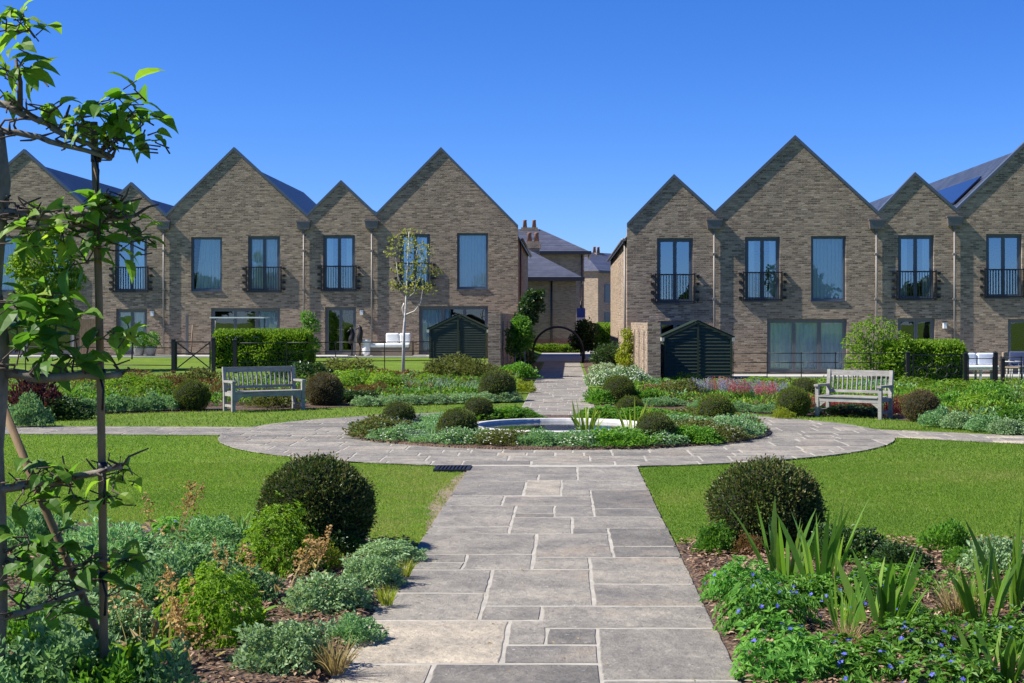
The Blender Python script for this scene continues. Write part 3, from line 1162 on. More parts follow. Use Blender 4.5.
        if juliet:
            mb = MB()
            y = self.Y - 0.075
            h0, h1 = c + 0.02, c + 1.1
            x0, x1 = a - 0.06, b + 0.06
            mb.rng(x0, x1, y - 0.02, y + 0.02, h1 - 0.04, h1)
            mb.rng(x0, x1, y - 0.02, y + 0.02, h0, h0 + 0.05)
            k = int((x1 - x0) / 0.105)
            for i in range(k + 1):
                x = x0 + (x1 - x0) * i / k
                mb.rng(x - 0.009, x + 0.009, y - 0.012, y + 0.012, h0 + 0.05, h1 - 0.04)
            for x in (x0, x1):
                mb.rng(x - 0.025, x + 0.025, y - 0.025, y + 0.025, h0 - 0.03, h1 + 0.02)
                sx = -1 if x == x0 else 1
                for z in (h0 + 0.1, h0 + 0.4, h0 + 0.7, h1 - 0.08):
                    mb.rng(x + sx * 0.12 - 0.055, x + sx * 0.12 + 0.055, self.Y - 0.08, self.Y + 0.02, z - 0.05, z + 0.05)
                    mb.rng(min(x, x + sx * 0.08), max(x, x + sx * 0.08), y - 0.01, y + 0.01, z - 0.012, z + 0.012)
            self.part('juliet_balcony', mb, M['iron'])

    def downpipe(self, x, zt):
        Y = self.Y
        mb = MB()
        mb.tube([(x, Y - 0.065, self.zb), (x, Y - 0.065, zt - 0.5)], 0.034, 10)
        for z in (self.zb + 1.2, self.zb + 2.9, self.zb + 4.6):
            mb.rng(x - 0.06, x + 0.06, Y - 0.11, Y - 0.002, z - 0.03, z + 0.03)
        dp = self.part('downpipe', mb, M['pipe'])
        mb = MB()
        b = MB()
        mb.add([(x - 0.29, Y - 0.19, zt - 0.12), (x + 0.29, Y - 0.19, zt - 0.12), (x + 0.29, Y - 0.003, zt - 0.12), (x - 0.29, Y - 0.003, zt - 0.12),
                (x - 0.25, Y - 0.17, zt - 0.43), (x + 0.25, Y - 0.17, zt - 0.43), (x + 0.25, Y - 0.003, zt - 0.43), (x - 0.25, Y - 0.003, zt - 0.43)],
               [(0, 1, 2, 3), (7, 6, 5, 4), (0, 4, 5, 1), (1, 5, 6, 2), (2, 6, 7, 3), (3, 7, 4, 0)])
        mb.rng(x - 0.31, x + 0.31, Y - 0.205, Y - 0.004, zt - 0.118, zt - 0.07)
        mb.rng(x - 0.06, x + 0.06, Y - 0.12, Y - 0.01, zt - 0.53, zt - 0.432)
        self.part('rain_hopper', mb, M['hopper'], dp)

    def lamp(self, x, z):
        mb = MB()
        Y = self.Y
        mb.rng(x - 0.06, x + 0.06, Y - 0.03, Y - 0.002, z - 0.1, z + 0.1)
        mb.rng(x - 0.09, x + 0.09, Y - 0.2, Y - 0.03, z + 0.1, z + 0.14)
        w = self.part('wall_lamp', mb, M['lamp_black'])
        mb = MB()
        mb.rng(x - 0.065, x + 0.065, Y - 0.175, Y - 0.045, z - 0.13, z + 0.097)
        self.part('lamp_glass', mb, M['whitesign'], w)

    def tray(self, x, y, z):
        pass


def bays_px(Y, lst):
    out = []
    for (a, ya, m, ym, b, yb) in lst:
        p, q, r = P(a, ya, Y), P(m, ym, Y), P(b, yb, Y)
        out.append((p.x, p.z, q.x, q.z, r.x, r.z))
    return out


def rect_px(Y, x0, y0, x1, y1, zmin=None):
    p, q = P(x0, y1, Y), P(x1, y0, Y)
    z0 = p.z if zmin is None else max(zmin, p.z) if False else (zmin if y1 is None else p.z)
    return (p.x, q.x, z0, q.z)


YL, YR = 61.0, 53.0
ZL, ZR = H(-10, 70), H(10, 60)


def door_px(Y, x0, y0, x1, zb):
    p, q = P(x0, y0, Y), P(x1, y0, Y)
    return (p.x, q.x, zb + 0.09, q.z)


# left terrace, from the left
wl = dict(
    w1a=rect_px(YL, -12, 236, 20, 292), w1b=rect_px(YL, 42, 236, 73, 293), d1=door_px(YL, 0, 309, 73, ZL),
    w2=rect_px(YL, 115, 237, 147, 292), d2=door_px(YL, 116, 309, 147, ZL),
    w3a=rect_px(YL, 191, 237, 222, 291), w3b=rect_px(YL, 248, 236, 280, 292), d3=door_px(YL, 211, 308, 280, ZL),
    w4=rect_px(YL, 323, 235, 355, 291), d4=door_px(YL, 325, 307, 356, ZL),
    w5a=rect_px(YL, 400, 234, 430, 288), w5b=rect_px(YL, 457, 233, 488, 289), d5=door_px(YL, 419, 306, 488, ZL))

hA = House('large gabled brick house at the far left, behind the trained fruit tree', YL, 16, ZL,
           bays_px(YL, [(-48, 213, 24, 149, 97, 214)]), [wl['w1a'], wl['w1b'], wl['d1']], ())
hA.window(wl['w1a'], 'single', 'full')
hA.window(wl['w1b'], 'double', 'sides', juliet=True)
hA.window(wl['d1'], 'triple', 'dark', door=True)

hB = House('brick house with a teal curtained glass door, between the fruit tree and the hedge', YL, 16, ZL,
           bays_px(YL, [(97, 214, 131, 182, 166, 214), (166, 214, 234, 147, 307, 214)]), [wl['w2'], wl['d2'], wl['w3a'], wl['w3b'], wl['d3']], ())
hB.window(wl['w2'], 'double', 'right', juliet=True)
hB.window(wl['d2'], 'double', 'full', door=True)
hB.window(wl['w3a'], 'single', 'wedge')
hB.window(wl['w3b'], 'double', 'full', juliet=True)
hB.window(wl['d3'], 'triple', 'right', door=True)
hB.downpipe(P(164, 0, YL).x, P(0, 214, YL).z - 0.25)
hB.downpipe(P(304, 0, YL).x, P(0, 214, YL).z - 0.25)
hB.lamp(P(153, 0, YL).x, P(0, 313, YL).z)

hC = House('brick house left of the alley, behind the birch and the rattan sofa', YL, 16, ZL,
           bays_px(YL, [(307, 214, 341, 180, 376, 213), (376, 213, 441, 147, 518, 225)]), [wl['w4'], wl['d4'], wl['w5a'], wl['w5b'], wl['d5']], (1,))
hC.window(wl['w4'], 'double', 'sides', juliet=True)
hC.window(wl['d4'], 'double', 'dark', door=True)
hC.window(wl['w5a'], 'double', 'sides', juliet=True)
hC.window(wl['w5b'], 'single', 'blind')
hC.window(wl['d5'], 'triple', 'left', door=True)
hC.downpipe(P(372, 0, YL).x, P(0, 213, YL).z - 0.25)
hC.lamp(P(362, 0, YL).x, P(0, 312, YL).z)

# right terrace
wr = dict(
    w1=rect_px(YR, 657, 238, 693, 303), d1=door_px(YR, 658, 321, 693, ZR),
    w2a=rect_px(YR, 745, 237, 780, 301), w2b=rect_px(YR, 811, 236, 846, 301), d2=door_px(YR, 767, 319, 847, ZR),
    w3=rect_px(YR, 898, 235, 934, 300), d3=door_px(YR, 898, 318, 935, ZR),
    w4a=rect_px(YR, 986, 234, 1022, 298), w4b=rect_px(YR, 1052, 234, 1087, 298), d4=door_px(YR, 1008, 319, 1087, ZR))
hD = House('brick house right of the alley, behind the right green shed', YR, 19.5, ZR,
           bays_px(YR, [(627, 223, 674, 174, 715, 211), (715, 211, 795, 135, 878, 211)]), [wr['w1'], wr['d1'], wr['w2a'], wr['w2b'], wr['d2']], (0,))
hD.window(wr['w1'], 'double', None, juliet=True)
hD.window(wr['d1'], 'double', 'dark', door=True)
hD.window(wr['w2a'], 'double', 'sides', juliet=True)
hD.window(wr['w2b'], 'single', 'blind')
hD.window(wr['d2'], 'triple', 'full', door=True)
hD.downpipe(P(714, 0, YR).x, P(0, 211, YR).z - 0.25)
hD.downpipe(P(876, 0, YR).x, P(0, 211, YR).z - 0.25)

hE = House('brick house at the right edge with a solar panel on its roof', YR, 19.5, ZR,
           bays_px(YR, [(878, 211, 915, 172, 956, 208), (956, 208, 1037, 130, 1118, 208)]), [wr['w3'], wr['d3'], wr['w4a'], wr['w4b'], wr['d4']], (1,))
hE.window(wr['w3'], 'double', 'sides', juliet=True)
hE.window(wr['d3'], 'double', 'dark', door=True)
hE.window(wr['w4a'], 'double', None, juliet=True)
hE.window(wr['w4b'], 'single', 'blind')
hE.window(wr['d4'], 'triple', 'dark', door=True)
hE.downpipe(P(954, 0, YR).x, P(0, 208, YR).z - 0.25)
hE.lamp(P(944, 0, YR).x, P(0, 325, YR).z)
# solar panel on the left slope of its big roof
b4 = bays_px(YR, [(956, 208, 1037, 130, 1118, 208)])[0]
A, B = Vector((b4[0], 0, b4[1] - 0.42)), Vector((b4[2], 0, b4[3] - 0.42))
mb = MB()
nn = Vector((-(B - A).z, 0, (B - A).x)).normalized()
vs = []
for y0, y1 in ((56.5, 63.5),):
    for lift in (0.0, 0.06):
        for t, y in ((0.30, y0), (0.66, y0), (0.66, y1), (0.30, y1)):
            p = A + (B - A) * t + nn * lift
            vs.append((p.x, y, p.z))
mb.add(vs, [(4, 5, 6, 7), (3, 2, 1, 0), (0, 1, 5, 4), (1, 2, 6, 5), (2, 3, 7, 6), (3, 0, 4, 7)])
hE.part('solar_panel', mb, M['solar'])
# side gutters and pipes of the alley walls
mb = MB()
xg = P(628, 0, YR).x
zg = P(0, 223, YR).z
mb.tube([(xg - 0.18, YR + 0.3, zg - 0.62), (xg - 0.18, YR + 19.4, zg - 0.62)], 0.065, 8)
g = hD.part('gutter', mb, M['hopper'])
mb = MB()
mb.tube([(xg - 0.09, YR + 0.7, zg - 0.65), (xg - 0.09, YR + 0.7, ZR)], 0.045, 8)
hD.part('downpipe', mb, M['pipe'])
mb = MB()
for i in range(18):
    mb.rng(xg - 0.045, xg - 0.002, YR + 6.0, YR + 8.6, ZR + 2.3 + i * 0.15, ZR + 2.375 + i * 0.15)
hD.part('brick_panel', mb, M['brick'])
mb = MB()
xg2 = P(518, 0, YL).x
zg2 = P(0, 225, YL).z
mb.tube([(xg2 + 0.18, YL + 0.3, zg2 - 0.62), (xg2 + 0.18, YL + 15.9, zg2 - 0.62)], 0.065, 8)
hC.part('gutter', mb, M['hopper'])
mb = MB()
mb.tube([(xg2 + 0.09, YL + 0.6, zg2 - 0.65), (xg2 + 0.09, YL + 0.6, ZL)], 0.045, 8)
hC.part('downpipe', mb, M['dark_red'])
# vent pipe on the right roof
mb = MB()
mb.tube([(xg + 0.5, YR + 3, zg + 0.1), (xg + 0.5, YR + 3, zg + 0.42)], 0.05, 8)
mb.tube([(xg + 0.5, YR + 3, zg + 0.42), (xg + 0.5, YR + 3, zg + 0.5)], 0.08, 8)
hD.part('vent_pipe', mb, M['iron'])


# ------------------------------------------------------------------ far buildings
def hip_building(label, c, sx, sy, zt, zr, rz, wall, ridge, chim=(), wins=(), roofmat=None):
    o = empty('far_building', (c[0], c[1], 0), rz, label, 'building')
    mb = MB()
    x, y = sx / 2, sy / 2
    mb.add([(-x, -y, -0.3), (x, -y, -0.3), (x, y, -0.3), (-x, y, -0.3), (-x, -y, zt), (x, -y, zt), (x, y, zt), (-x, y, zt)],
           [(0, 1, 5, 4), (1, 2, 6, 5), (2, 3, 7, 6), (3, 0, 4, 7)])
    mb.build('wall', wall, o)
    mb = MB()
    e = 0.45
    a, b = ridge
    mb.add([(-x - e, -y - e, zt), (x + e, -y - e, zt), (x + e, y + e, zt), (-x - e, y + e, zt), (a, 0, zr), (b, 0, zr)],
           [(0, 1, 5, 4), (1, 2, 5), (2, 3, 4, 5), (3, 0, 4), (3, 2, 1, 0)])
    rf = mb.build('roof', roofmat or M['slate2'], o)
    mb = MB()
    mb.rng(-x - e - 0.06, x + e + 0.06, -y - e - 0.08, -y - e + 0.04, zt - 0.2, zt + 0.05)
    mb.rng(x + e - 0.04, x + e + 0.08, -y - e + 0.05, y + e, zt - 0.2, zt + 0.05)
    mb.build('gutter', M['lamp_black'], rf)
    for (cx, cy, w, d, z0, z1) in chim:
        mb = MB()
        mb.rng(cx - w / 2, cx + w / 2, cy - d / 2, cy + d / 2, z0, z1)
        mb.rng(cx - w / 2 - 0.1, cx + w / 2 + 0.1, cy - d / 2 - 0.1, cy + d / 2 + 0.1, z1 - 0.45, z1 - 0.15)
        ch = mb.build('chimney', M['brick'] if w < 1.2 else M['buff'], o)
        for s in (-0.28, 0.28):
            mb = MB()
            mb.lathe([(0.0, 0.001), (0.17, 0.001), (0.13, 0.5), (0.16, 0.55), (0.11, 0.6), (0.0, 0.6)], 10, c=(cx + s * w, cy, z1))
            mb.build('chimney_pot', M['terracotta'], ch)
    for (face, u, z0, w, h) in wins:
        mb = MB()
        if face == 'f':
            mb.rng(u - w / 2, u + w / 2, -y - 0.03, -y - 0.004, z0, z0 + h)
        else:
            mb.rng(x + 0.004, x + 0.03, u - w / 2, u + w / 2, z0, z0 + h)
        wo = mb.build('window', M['frame'], o)
        mb = MB()
        if face == 'f':
            mb.rng(u - w / 2 + .1, u + w / 2 - .1, -y - 0.05, -y - 0.034, z0 + .1, z0 + h - .1)
        else:
            mb.rng(x + 0.034, x + 0.05, u - w / 2 + .1, u + w / 2 - .1, z0 + .1, z0 + h - .1)
        mb.build('pane', M['solar'], wo)
    return o


YA = 102.0
xr = P(584, 0, YA).x
zA = P(0, 252, YA).z
zAr = P(0, 231, YA).z
oA = hip_building('tallest far buff brick building beyond the alley, blue slate hipped roof and twin pot chimney', (xr - 5.5, YA + 4), 11, 8, zA, zAr + 0.4, 0, M['buff'], (-3.5, xr and 2.2),
                  chim=[(P(528, 0, YA).x - xr + 5.5, 0.2, 1.25, 1.0, zA, P(0, 224, YA).z), ])
mb = MB()
mb.tube([(5.35, -4.1, 0), (5.35, -4.1, zA - 0.2)], 0.06, 8)
mb.build('downpipe', M['dark_red'], oA)
YB = 86.0
xb = P(576, 0, YB).x
zB = P(0, 278, YB).z
oB = hip_building('lower far buff brick building just behind the arch, with a blue slate hipped roof', (xb - 5, YB + 3.5), 10, 7, zB, P(0, 250, YB).z + 0.2, 0, M['buff'], (-2.5, 2.0),
                  chim=[(2.2, 3.2, 0.85, 0.8, zB, P(0, 241, YB + 6).z)])
mb = MB()
mb.tube([(3.5, -3.57, 0), (3.5, -3.57, zB - 0.1)], 0.06, 8)
mb.build('downpipe', M['lamp_black'], oB)
mb = MB()
mb.rng(-5, 5, -3.52, -3.503, 0, 0.75)
mb.build('plinth', M['redbrick'], oB)
YC = 128.0
pc = P(598, 0, YC)
zC = P(0, 271, YC).z
rz = R(52)
cc = pc + Vector((math.cos(rz) * 7, math.sin(rz) * 7, 0)) + Vector((-math.sin(rz) * 4, math.cos(rz) * 4, 0))
oC = hip_building('farthest buff brick building with side windows, right of the blue sign', (cc.x, cc.y), 14, 8, zC, zC + 2.0, rz, M['buff'], (-4.0, 4.0),
                  chim=[(-1.9, 0.0, 1.1, 0.9, zC, zC + 1.95)],
                  wins=[('f', -5.5 + 2.6 * i, 0.9 + 2.6 * j, 1.1, 1.7) for i in range(5) for j in range(2)])


# ================================================================== GARDEN WALLS, SHEDS, FENCES
def garden_wall(label, x0, y0, x1, y1, ztop, th, side):
    """brick wall running back to the house with a pier at its near end"""
    o = empty('garden_wall', (x0, y0, 0), 0, label, 'wall', 'garden walls beside the alley')
    mb = MB()
    d = th * side
    zb = -0.4
    mb.add([(0, 0.42, zb), (x1 - x0, y1 - y0, zb), (x1 - x0 + d, y1 - y0, zb), (d, 0.42, zb),
            (0, 0.42, ztop), (x1 - x0, y1 - y0, ztop), (x1 - x0 + d, y1 - y0, ztop), (d, 0.42, ztop)],
           [(0, 1, 5, 4), (1, 2, 6, 5), (2, 3, 7, 6), (3, 0, 4, 7), (4, 5, 6, 7)] if side < 0 else
           [(4, 5, 1, 0), (5, 6, 2, 1), (6, 7, 3, 2), (7, 4, 0, 3), (7, 6, 5, 4)])
    mb.build('wall', M['brick'], o)
    mb = MB()
    a, b = sorted((-0.03 * side, d + 0.12 * side))
    mb.rng(a, b, 0, 0.417, zb, ztop + 0.03)
    mb.build('pier', M['brick'], o)
    mb = MB()
    for k in range(3):
        y = 2.2 + k * 2.9
        xx = (x1 - x0) * y / (y1 - y0)
        mb.rng(xx - 0.02, xx + 0.02, y, y + 0.06, 0, ztop - 0.25)
    mb.build('movement_joint', M['hopper'], o)
    return o


p = P(648.5, 323, 42.0)
q = P(631, 0, 52.98)
garden_wall('sunlit pale brick garden wall right of the alley, beside the right shed', p.x, 42.0, q.x, 52.98, p.z, 0.24, 1)
p = P(499.5, 313, 44.4)
q = P(519, 0, 60.98)
garden_wall('brick garden wall on the left of the alley, its pier right of the left shed', p.x, 44.4, q.x, 60.98, p.z, 0.24, -1)


def make_shed(label, loc, w, d, he, ha, rz=0.0):
    o = empty('garden_shed', loc, rz, label, 'shed', 'green garden sheds')
    hw = w / 2
    # front gable boards: overlapping planks
    mb = MB()
    n = 13
    for i in range(n):
        z0, z1 = he * i / n, he * (i + 1) / n
        for s in (0, 1):
            xa, xb = (-hw, -0.035) if s == 0 else (0.035, hw)
            mb.add([(xa, -0.035, z0), (xb, -0.035, z0), (xb, -0.004, z1), (xa, -0.004, z1), (xa, 0.02, z0), (xb, 0.02, z0)],
                   [(0, 1, 2, 3), (4, 5, 1, 0)])
    m = 4
    for i in range(m):
        z0, z1 = he + (ha - he) * i / m, he + (ha - he) * (i + 1) / m
        w0, w1 = hw * (1 - i / m), hw * (1 - (i + 1) / m)
        mb.add([(-w0, -0.035, z0), (w0, -0.035, z0), (w1, -0.004, z1), (-w1, -0.004, z1)], [(0, 1, 2, 3)])
    mb.build('front_boards', M['shed'], o)
    for s in (-1, 1):
        mb = MB()
        for i in range(n):
            z0, z1 = he * i / n, he * (i + 1) / n
            x0, x1 = s * (hw + 0.03), s * hw
            mb.add([(x0, -0.004, z0), (x0, d, z0), (x1, d, z1), (x1, -0.004, z1)], [(0, 1, 2, 3) if s > 0 else (3, 2, 1, 0)])
        mb.build('side_boards', M['shed'], o)
    mb = MB()
    mb.add([(-hw, d, 0), (hw, d, 0), (hw, d, he), (0, d, ha), (-hw, d, he)], [(4, 3, 2, 1, 0)])
    mb.build('rear_boards', M['shed'], o)
    for s, zz in ((0, he + (ha - he) * 0.8), (-1, he - 0.02), (1, he - 0.02)):
        mb = MB()
        mb.rng(s * hw - 0.035, s * hw + 0.035, -0.06, -0.037, 0.01, zz)
        mb.build('cover_strip', M['shed'], o)
    for s in (-1, 1):
        mb = MB()
        a = Vector((0, 0, ha + 0.02))
        b = Vector((s * (hw + 0.12), 0, he - 0.06))
        for (y0, y1) in ((-0.045, d + 0.1),):
            n_ = Vector((s * (ha - he), 0, hw)).normalized() * 0.035
            vs = [(a.x, y0, a.z), (b.x, y0, b.z), (b.x, y1, b.z), (a.x, y1, a.z)]
            vt = [(v[0] + n_.x * (0 if i in (0, 3) else 1), v[1], v[2] + n_.z) for i, v in enumerate(vs)]
            f = [(0, 1, 2, 3), (7, 6, 5, 4), (0, 4, 5, 1), (1, 5, 6, 2), (2, 6, 7, 3)]
            mb.add(vs + vt, f)
        r = mb.build('roof', M['shedroof'], o)
        mb = MB()
        mb.bar((0, -0.062, ha - 0.03), (s * (hw + 0.11), -0.062, he - 0.11), 0.02, 0.06)
        mb.build('fascia', M['shed'], r)
        mb = MB()
        mb.rng(s * (hw + 0.03), s * (hw + 0.13), -0.08, 0.5, he - 0.19, he - 0.07)
        mb.build('eaves_end', M['shedtrim'], r)
    return o


ysd = 49.0
make_shed('dark green shiplap garden shed behind the right garden wall, pale eaves end', (P(698, 0, ysd).x, ysd, H(5, ysd)), 66 * ysd / F, 1.9, 1.55, 2.05, R(0))
ysd = 57.0
make_shed('dark green shiplap garden shed in front of the left terrace, beside its brick pier', (P(458, 0, ysd).x, ysd, H(-5, ysd)), 56 * ysd / F, 1.9, 1.25, 1.78, R(0))


def estate_fence(label, pts, h, rails, step=2.0, thick=()):
    o = empty('estate_fence', (pts[0][0], pts[0][1], H(*pts[0])), 0, label, 'fence', 'black estate rail fences')
    off = Vector(o.location)
    for i in range(len(pts) - 1):
        a, b = Vector((*pts[i], 0)), Vector((*pts[i + 1], 0))
        L = (b - a).length
        n = max(1, round(L / step))
        for k in range(n + (1 if i == len(pts) - 2 else 0)):
            p = a.lerp(b, k / n)
            z = H(p.x, p.y)
            mb = MB()
            mb.box((p.x - off.x, p.y - off.y, z + h / 2 - off.z - 0.05), (0.022, 0.045, h + 0.06))
            mb.build('post', M['iron'], o)
        for r in rails:
            mb = MB()
            for k in range(n):
                p, q = a.lerp(b, k / n), a.lerp(b, (k + 1) / n)
                mb.tube([(p.x - off.x, p.y - off.y + 0.0, H(p.x, p.y) + r - off.z), (q.x - off.x, q.y - off.y, H(q.x, q.y) + r - off.z)], 0.013, 6)
            mb.build('rail', M['iron'], o)
    return o


def gate_post(label, x, y, h, w=0.11):
    mb = MB()
    z = -0.1
    mb.rng(-w / 2, w / 2, -w / 2, w / 2, z, h)
    mb.add([(-w / 2 - .01, -w / 2 - .01, h), (w / 2 + .01, -w / 2 - .01, h), (w / 2 + .01, w / 2 + .01, h), (-w / 2 - .01, w / 2 + .01, h), (0, 0, h + 0.05)],
           [(0, 1, 4), (1, 2, 4), (2, 3, 4), (3, 0, 4), (3, 2, 1, 0)])
    o = mb.build('gate_post', M['iron'])
    o.location = (x, y, H(x, y))
    tag(o, label, 'gate post', 'black iron gate posts')
    return o


def iron_gate(label, x0, x1, y, h, style):
    o = empty('iron_gate', (x0, y, H(x0, y)), 0, label, 'gate', 'black iron garden gates')
    w = x1 - x0
    mb = MB()
    z0, z1 = 0.12, h
    for x in (0.03, w - 0.03):
        mb.rng(x - 0.02, x + 0.02, -0.012, 0.012, z0, z1)
    for z in (z0 + 0.02, z1 - 0.02):
        mb.rng(0.05, w - 0.05, -0.012, 0.012, z - 0.016, z + 0.016)
    mb.build('gate_frame', M['iron'], o)
    if style == 'cross':
        for s in (0, 1):
            mb = MB()
            mb.bar((0.06 if s == 0 else w - 0.06, 0.016 + 0.012 * s, z0 + .05), (w - 0.06 if s == 0 else 0.06, 0.016 + 0.012 * s, z1 - .05), 0.02, 0.035)
            mb.build('brace', M['iron'], o)
        mb = MB()
        mb.rng(0.05, w - 0.05, -0.02, -0.006, 0.62 * h - 0.012, 0.62 * h + 0.012)
        mb.build('rail', M['iron'], o)
    else:
        mb = MB()
        n = int(w / 0.14)
        for i in range(1, n):
            x = w * i / n
            mb.rng(x - 0.009, x + 0.009, -0.009, 0.009, z0 + 0.03, z1 - 0.03 - (0.25 if i % 2 else 0))
        for i in range(4):
            cx, cz, r = w * (0.2 + 0.2 * i), 0.42 + 0.12 * (i % 2), 0.15
            mb.tube([(cx + r * math.cos(t * math.pi / 8), -0.02, cz + r * math.sin(t * math.pi / 8)) for t in range(17)], 0.014, 5)
        mb.build('bars', M['iron'], o)
        mb = MB()
        mb.rng(0.05, w - 0.05, -0.02, -0.01, 0.6 * h - 0.012, 0.6 * h + 0.012)
        mb.build('rail', M['iron'], o)
    return o


# left: gate near x=173..213, fence both sides
yf = 44.0
X = lambda px, Y=44.0: (px - CX) * Y / F
hgt = 32 * yf / F
gate_post('gate post at the left of the crossed iron gate, in front of the left terrace', X(173.5), yf, hgt + .06)
gate_post('gate post between the crossed iron gate and the clipped hedge', X(213.5), yf, hgt + .1)
iron_gate('black iron gate with a diagonal cross, left of the clipped hedge', X(175.5), X(211), yf, hgt, 'cross')
gate_post('gate post standing before the clipped bright hedge, behind the left bench', X(235), yf, hgt + .05)
estate_fence('black rail fence left of the crossed gate, before the teal curtained door', [(X(-60), yf + 1), (X(172), yf)], 0.85, (0.25, 0.55, 0.8), 2.2)
estate_fence('black rail fence before the clipped hedge and the left patio', [(X(236), yf), (X(430), yf + 1)], 1.0, (0.35, 0.65, 0.95), 1.7)
# near-left thin post
mb = MB()
mb.rng(-0.035, 0.035, -0.035, 0.035, -0.1, 1.25)
mb.rng(-0.045, 0.045, -0.045, 0.045, 1.25, 1.28)
o = mb.build('post', M['pipe'])
gpt = G(43, 397)
o.location = gpt
tag(o, 'slim grey metal post on the far grass, behind the dark purple shrub', 'post')
# right
yr = 42.5
Xr = lambda px, Y=42.5: (px - CX) * Y / F
estate_fence('black rail fence between the right shed and the flowering bed', [(Xr(733), yr), (Xr(902), yr - .3)], 1.05, (0.2, 0.42, 0.72, 1.0), 1.05)
gate_post('gate post at the left of the scrolled iron gate, behind the right bench', Xr(904), yr - .5, 1.02)
gate_post('gate post at the right of the scrolled iron gate, before the yellow green hedge', Xr(958), yr - .8, 1.0)
iron_gate('black iron gate with scrolled bars, behind the right bench', Xr(907), Xr(956), yr - .65, 0.98, 'scroll')
gate_post('thick iron post right of the blue cushioned sofa, near the right edge', Xr(995.5, 41), 41.0, 1.02)
gate_post('iron post beside the thick one at the right edge of the photo, slightly nearer', Xr(1003, 40), 40.0, 0.85, 0.09)
estate_fence('black rail fence in front of the blue cushioned patio sofa', [(Xr(960), yr - .9), (Xr(993, 41), 41.0)], 0.92, (0.15, 0.45, 0.85), 0.55)
estate_fence('black rail fence at the right edge of the photo before the patio chairs', [(Xr(1000, 40.5), 40.4), (Xr(1100, 39), 38.6)], 0.95, (0.2, 0.5, 0.9), 0.6)

o = empty('drain_cover', (-1.44, 17.72, 0.0), 0, 'dark drain grate at the lawn corner left of the path', 'drain cover')
mb = MB()
for k in range(9):
    mb.rng(-0.19 + k * 0.0465, -0.19 + k * 0.0465 + 0.026, -0.24, 0.24, 0.004, 0.034)
mb.build('grate_bars', M['iron'], o)
mb = MB()
for a in (-0.27, 0.245):
    mb.rng(-0.215, 0.225, a, a + 0.025, 0.0, 0.037)
for a in (-0.22, 0.21):
    mb.rng(a, a + 0.024, -0.243, 0.243, 0.0, 0.037)
mb.build('grate_frame', M['iron'], o)

# worn earth along the lawn's edge, left of the path
mb = MB()
rw = random.Random(3)
Lp, Rp = [], []
for i in range(34):
    y = 12.6 + 5.0 * i / 33
    wd = 0.03 + 0.20 * max(0, math.sin(math.pi * i / 33)) * rw.uniform(0.35, 1.0)
    Lp.append((PXL - wd, y, 0.005))
    Rp.append((PXL + 0.01, y, 0.005))
mb.add(Lp + Rp, [(i, 34 + i, 35 + i, i + 1) for i in range(33)])
M['earth'] = simple('dry_earth', (0.20, 0.155, 0.10), 0.95, 0, 0.3, 8, 0.5)
tag(mb.build('worn_earth', M['earth']), kind='structure')

# ------------------------------------------------------------------ benches
def make_bench(label, loc, rz, w):
    o = empty('garden_bench', loc, rz, label, 'bench', 'grey teak garden benches')
    hw = w / 2
    tk = M['teak']
    for s in (-1, 1):
        mb = MB()
        mb.rng(s * hw - 0.035, s * hw + 0.035, -0.30, -0.23, 0, 0.60)
        mb.build('leg', tk, o)
        mb = MB()
        q = Matrix.Rotation(R(-8), 3, 'X')
        mb.rng(s * hw - 0.035, s * hw + 0.035, 0.20, 0.27, 0, 0.42)
        mb.bar((s * hw, 0.235, 0.40), (s * hw, 0.305, 0.92), 0.07, 0.07)
        mb.build('leg', tk, o)
        mb = MB()
        mb.rng(s * hw - 0.045, s * hw + 0.045, -0.335, 0.245, 0.602, 0.645)
        mb.build('armrest', tk, o)
        mb = MB()
        mb.rng(s * hw - 0.02, s * hw + 0.02, -0.23, 0.20, 0.325, 0.40)
        mb.rng(s * hw - 0.02, s * hw + 0.02, -0.23, 0.20, 0.10, 0.15)
        mb.build('side_rail', tk, o)
    mb = MB()
    for k in range(6):
        y = -0.275 + k * 0.085
        mb.rng(-hw + (0.04 if k in (0, 5) else 0.0), hw - (0.04 if k in (0, 5) else 0.0), y - 0.036, y + 0.036, 0.402, 0.425)
    mb.build('seat', tk, o)
    mb = MB()
    mb.rng(-hw + 0.036, hw - 0.036, -0.285, -0.255, 0.31, 0.40)
    mb.rng(-hw + 0.036, hw - 0.036, 0.22, 0.25, 0.31, 0.40)
    for s in (-1, 1):
        mb.add([(s * (hw - 0.036), -0.28, 0.31), (s * (hw - 0.19), -0.28, 0.31), (s * (hw - 0.036), -0.28, 0.20), (s * (hw - 0.036), -0.255, 0.31), (s * (hw - 0.19), -0.255, 0.31), (s * (hw - 0.036), -0.255, 0.20)],
               [(0, 1, 2), (5, 4, 3), (1, 4, 5, 2), (0, 2, 5, 3)])
    mb.build('apron', tk, o)
    mb = MB()

    def back(z):
        return 0.235 + (z - 0.40) * 0.07 / 0.52
    mb.bar((-hw + 0.036, back(0.86), 0.86), (hw - 0.036, back(0.86), 0.86), 0.035, 0.11)
    mb.bar((-hw + 0.036, back(0.50), 0.50), (hw - 0.036, back(0.50), 0.50), 0.035, 0.055)
    n = int(w / 0.098)
    for i in range(1, n):
        x = -hw + w * i / n
        mb.bar((x, back(0.52), 0.528), (x, back(0.81), 0.805), 0.018, 0.048)
    mb.build('backrest', tk, o)
    return o


g = G(264, 410.5)
make_bench('weathered grey teak bench on the left, turned to the right before the clipped hedge', (g.x, g.y, 0.0), R(33), 1.52)
g = G(854, 417.5)
make_bench('sunlit pale grey teak bench on the right, turned to the left before red flowers', (g.x, g.y, 0.0), R(-35), 1.30)

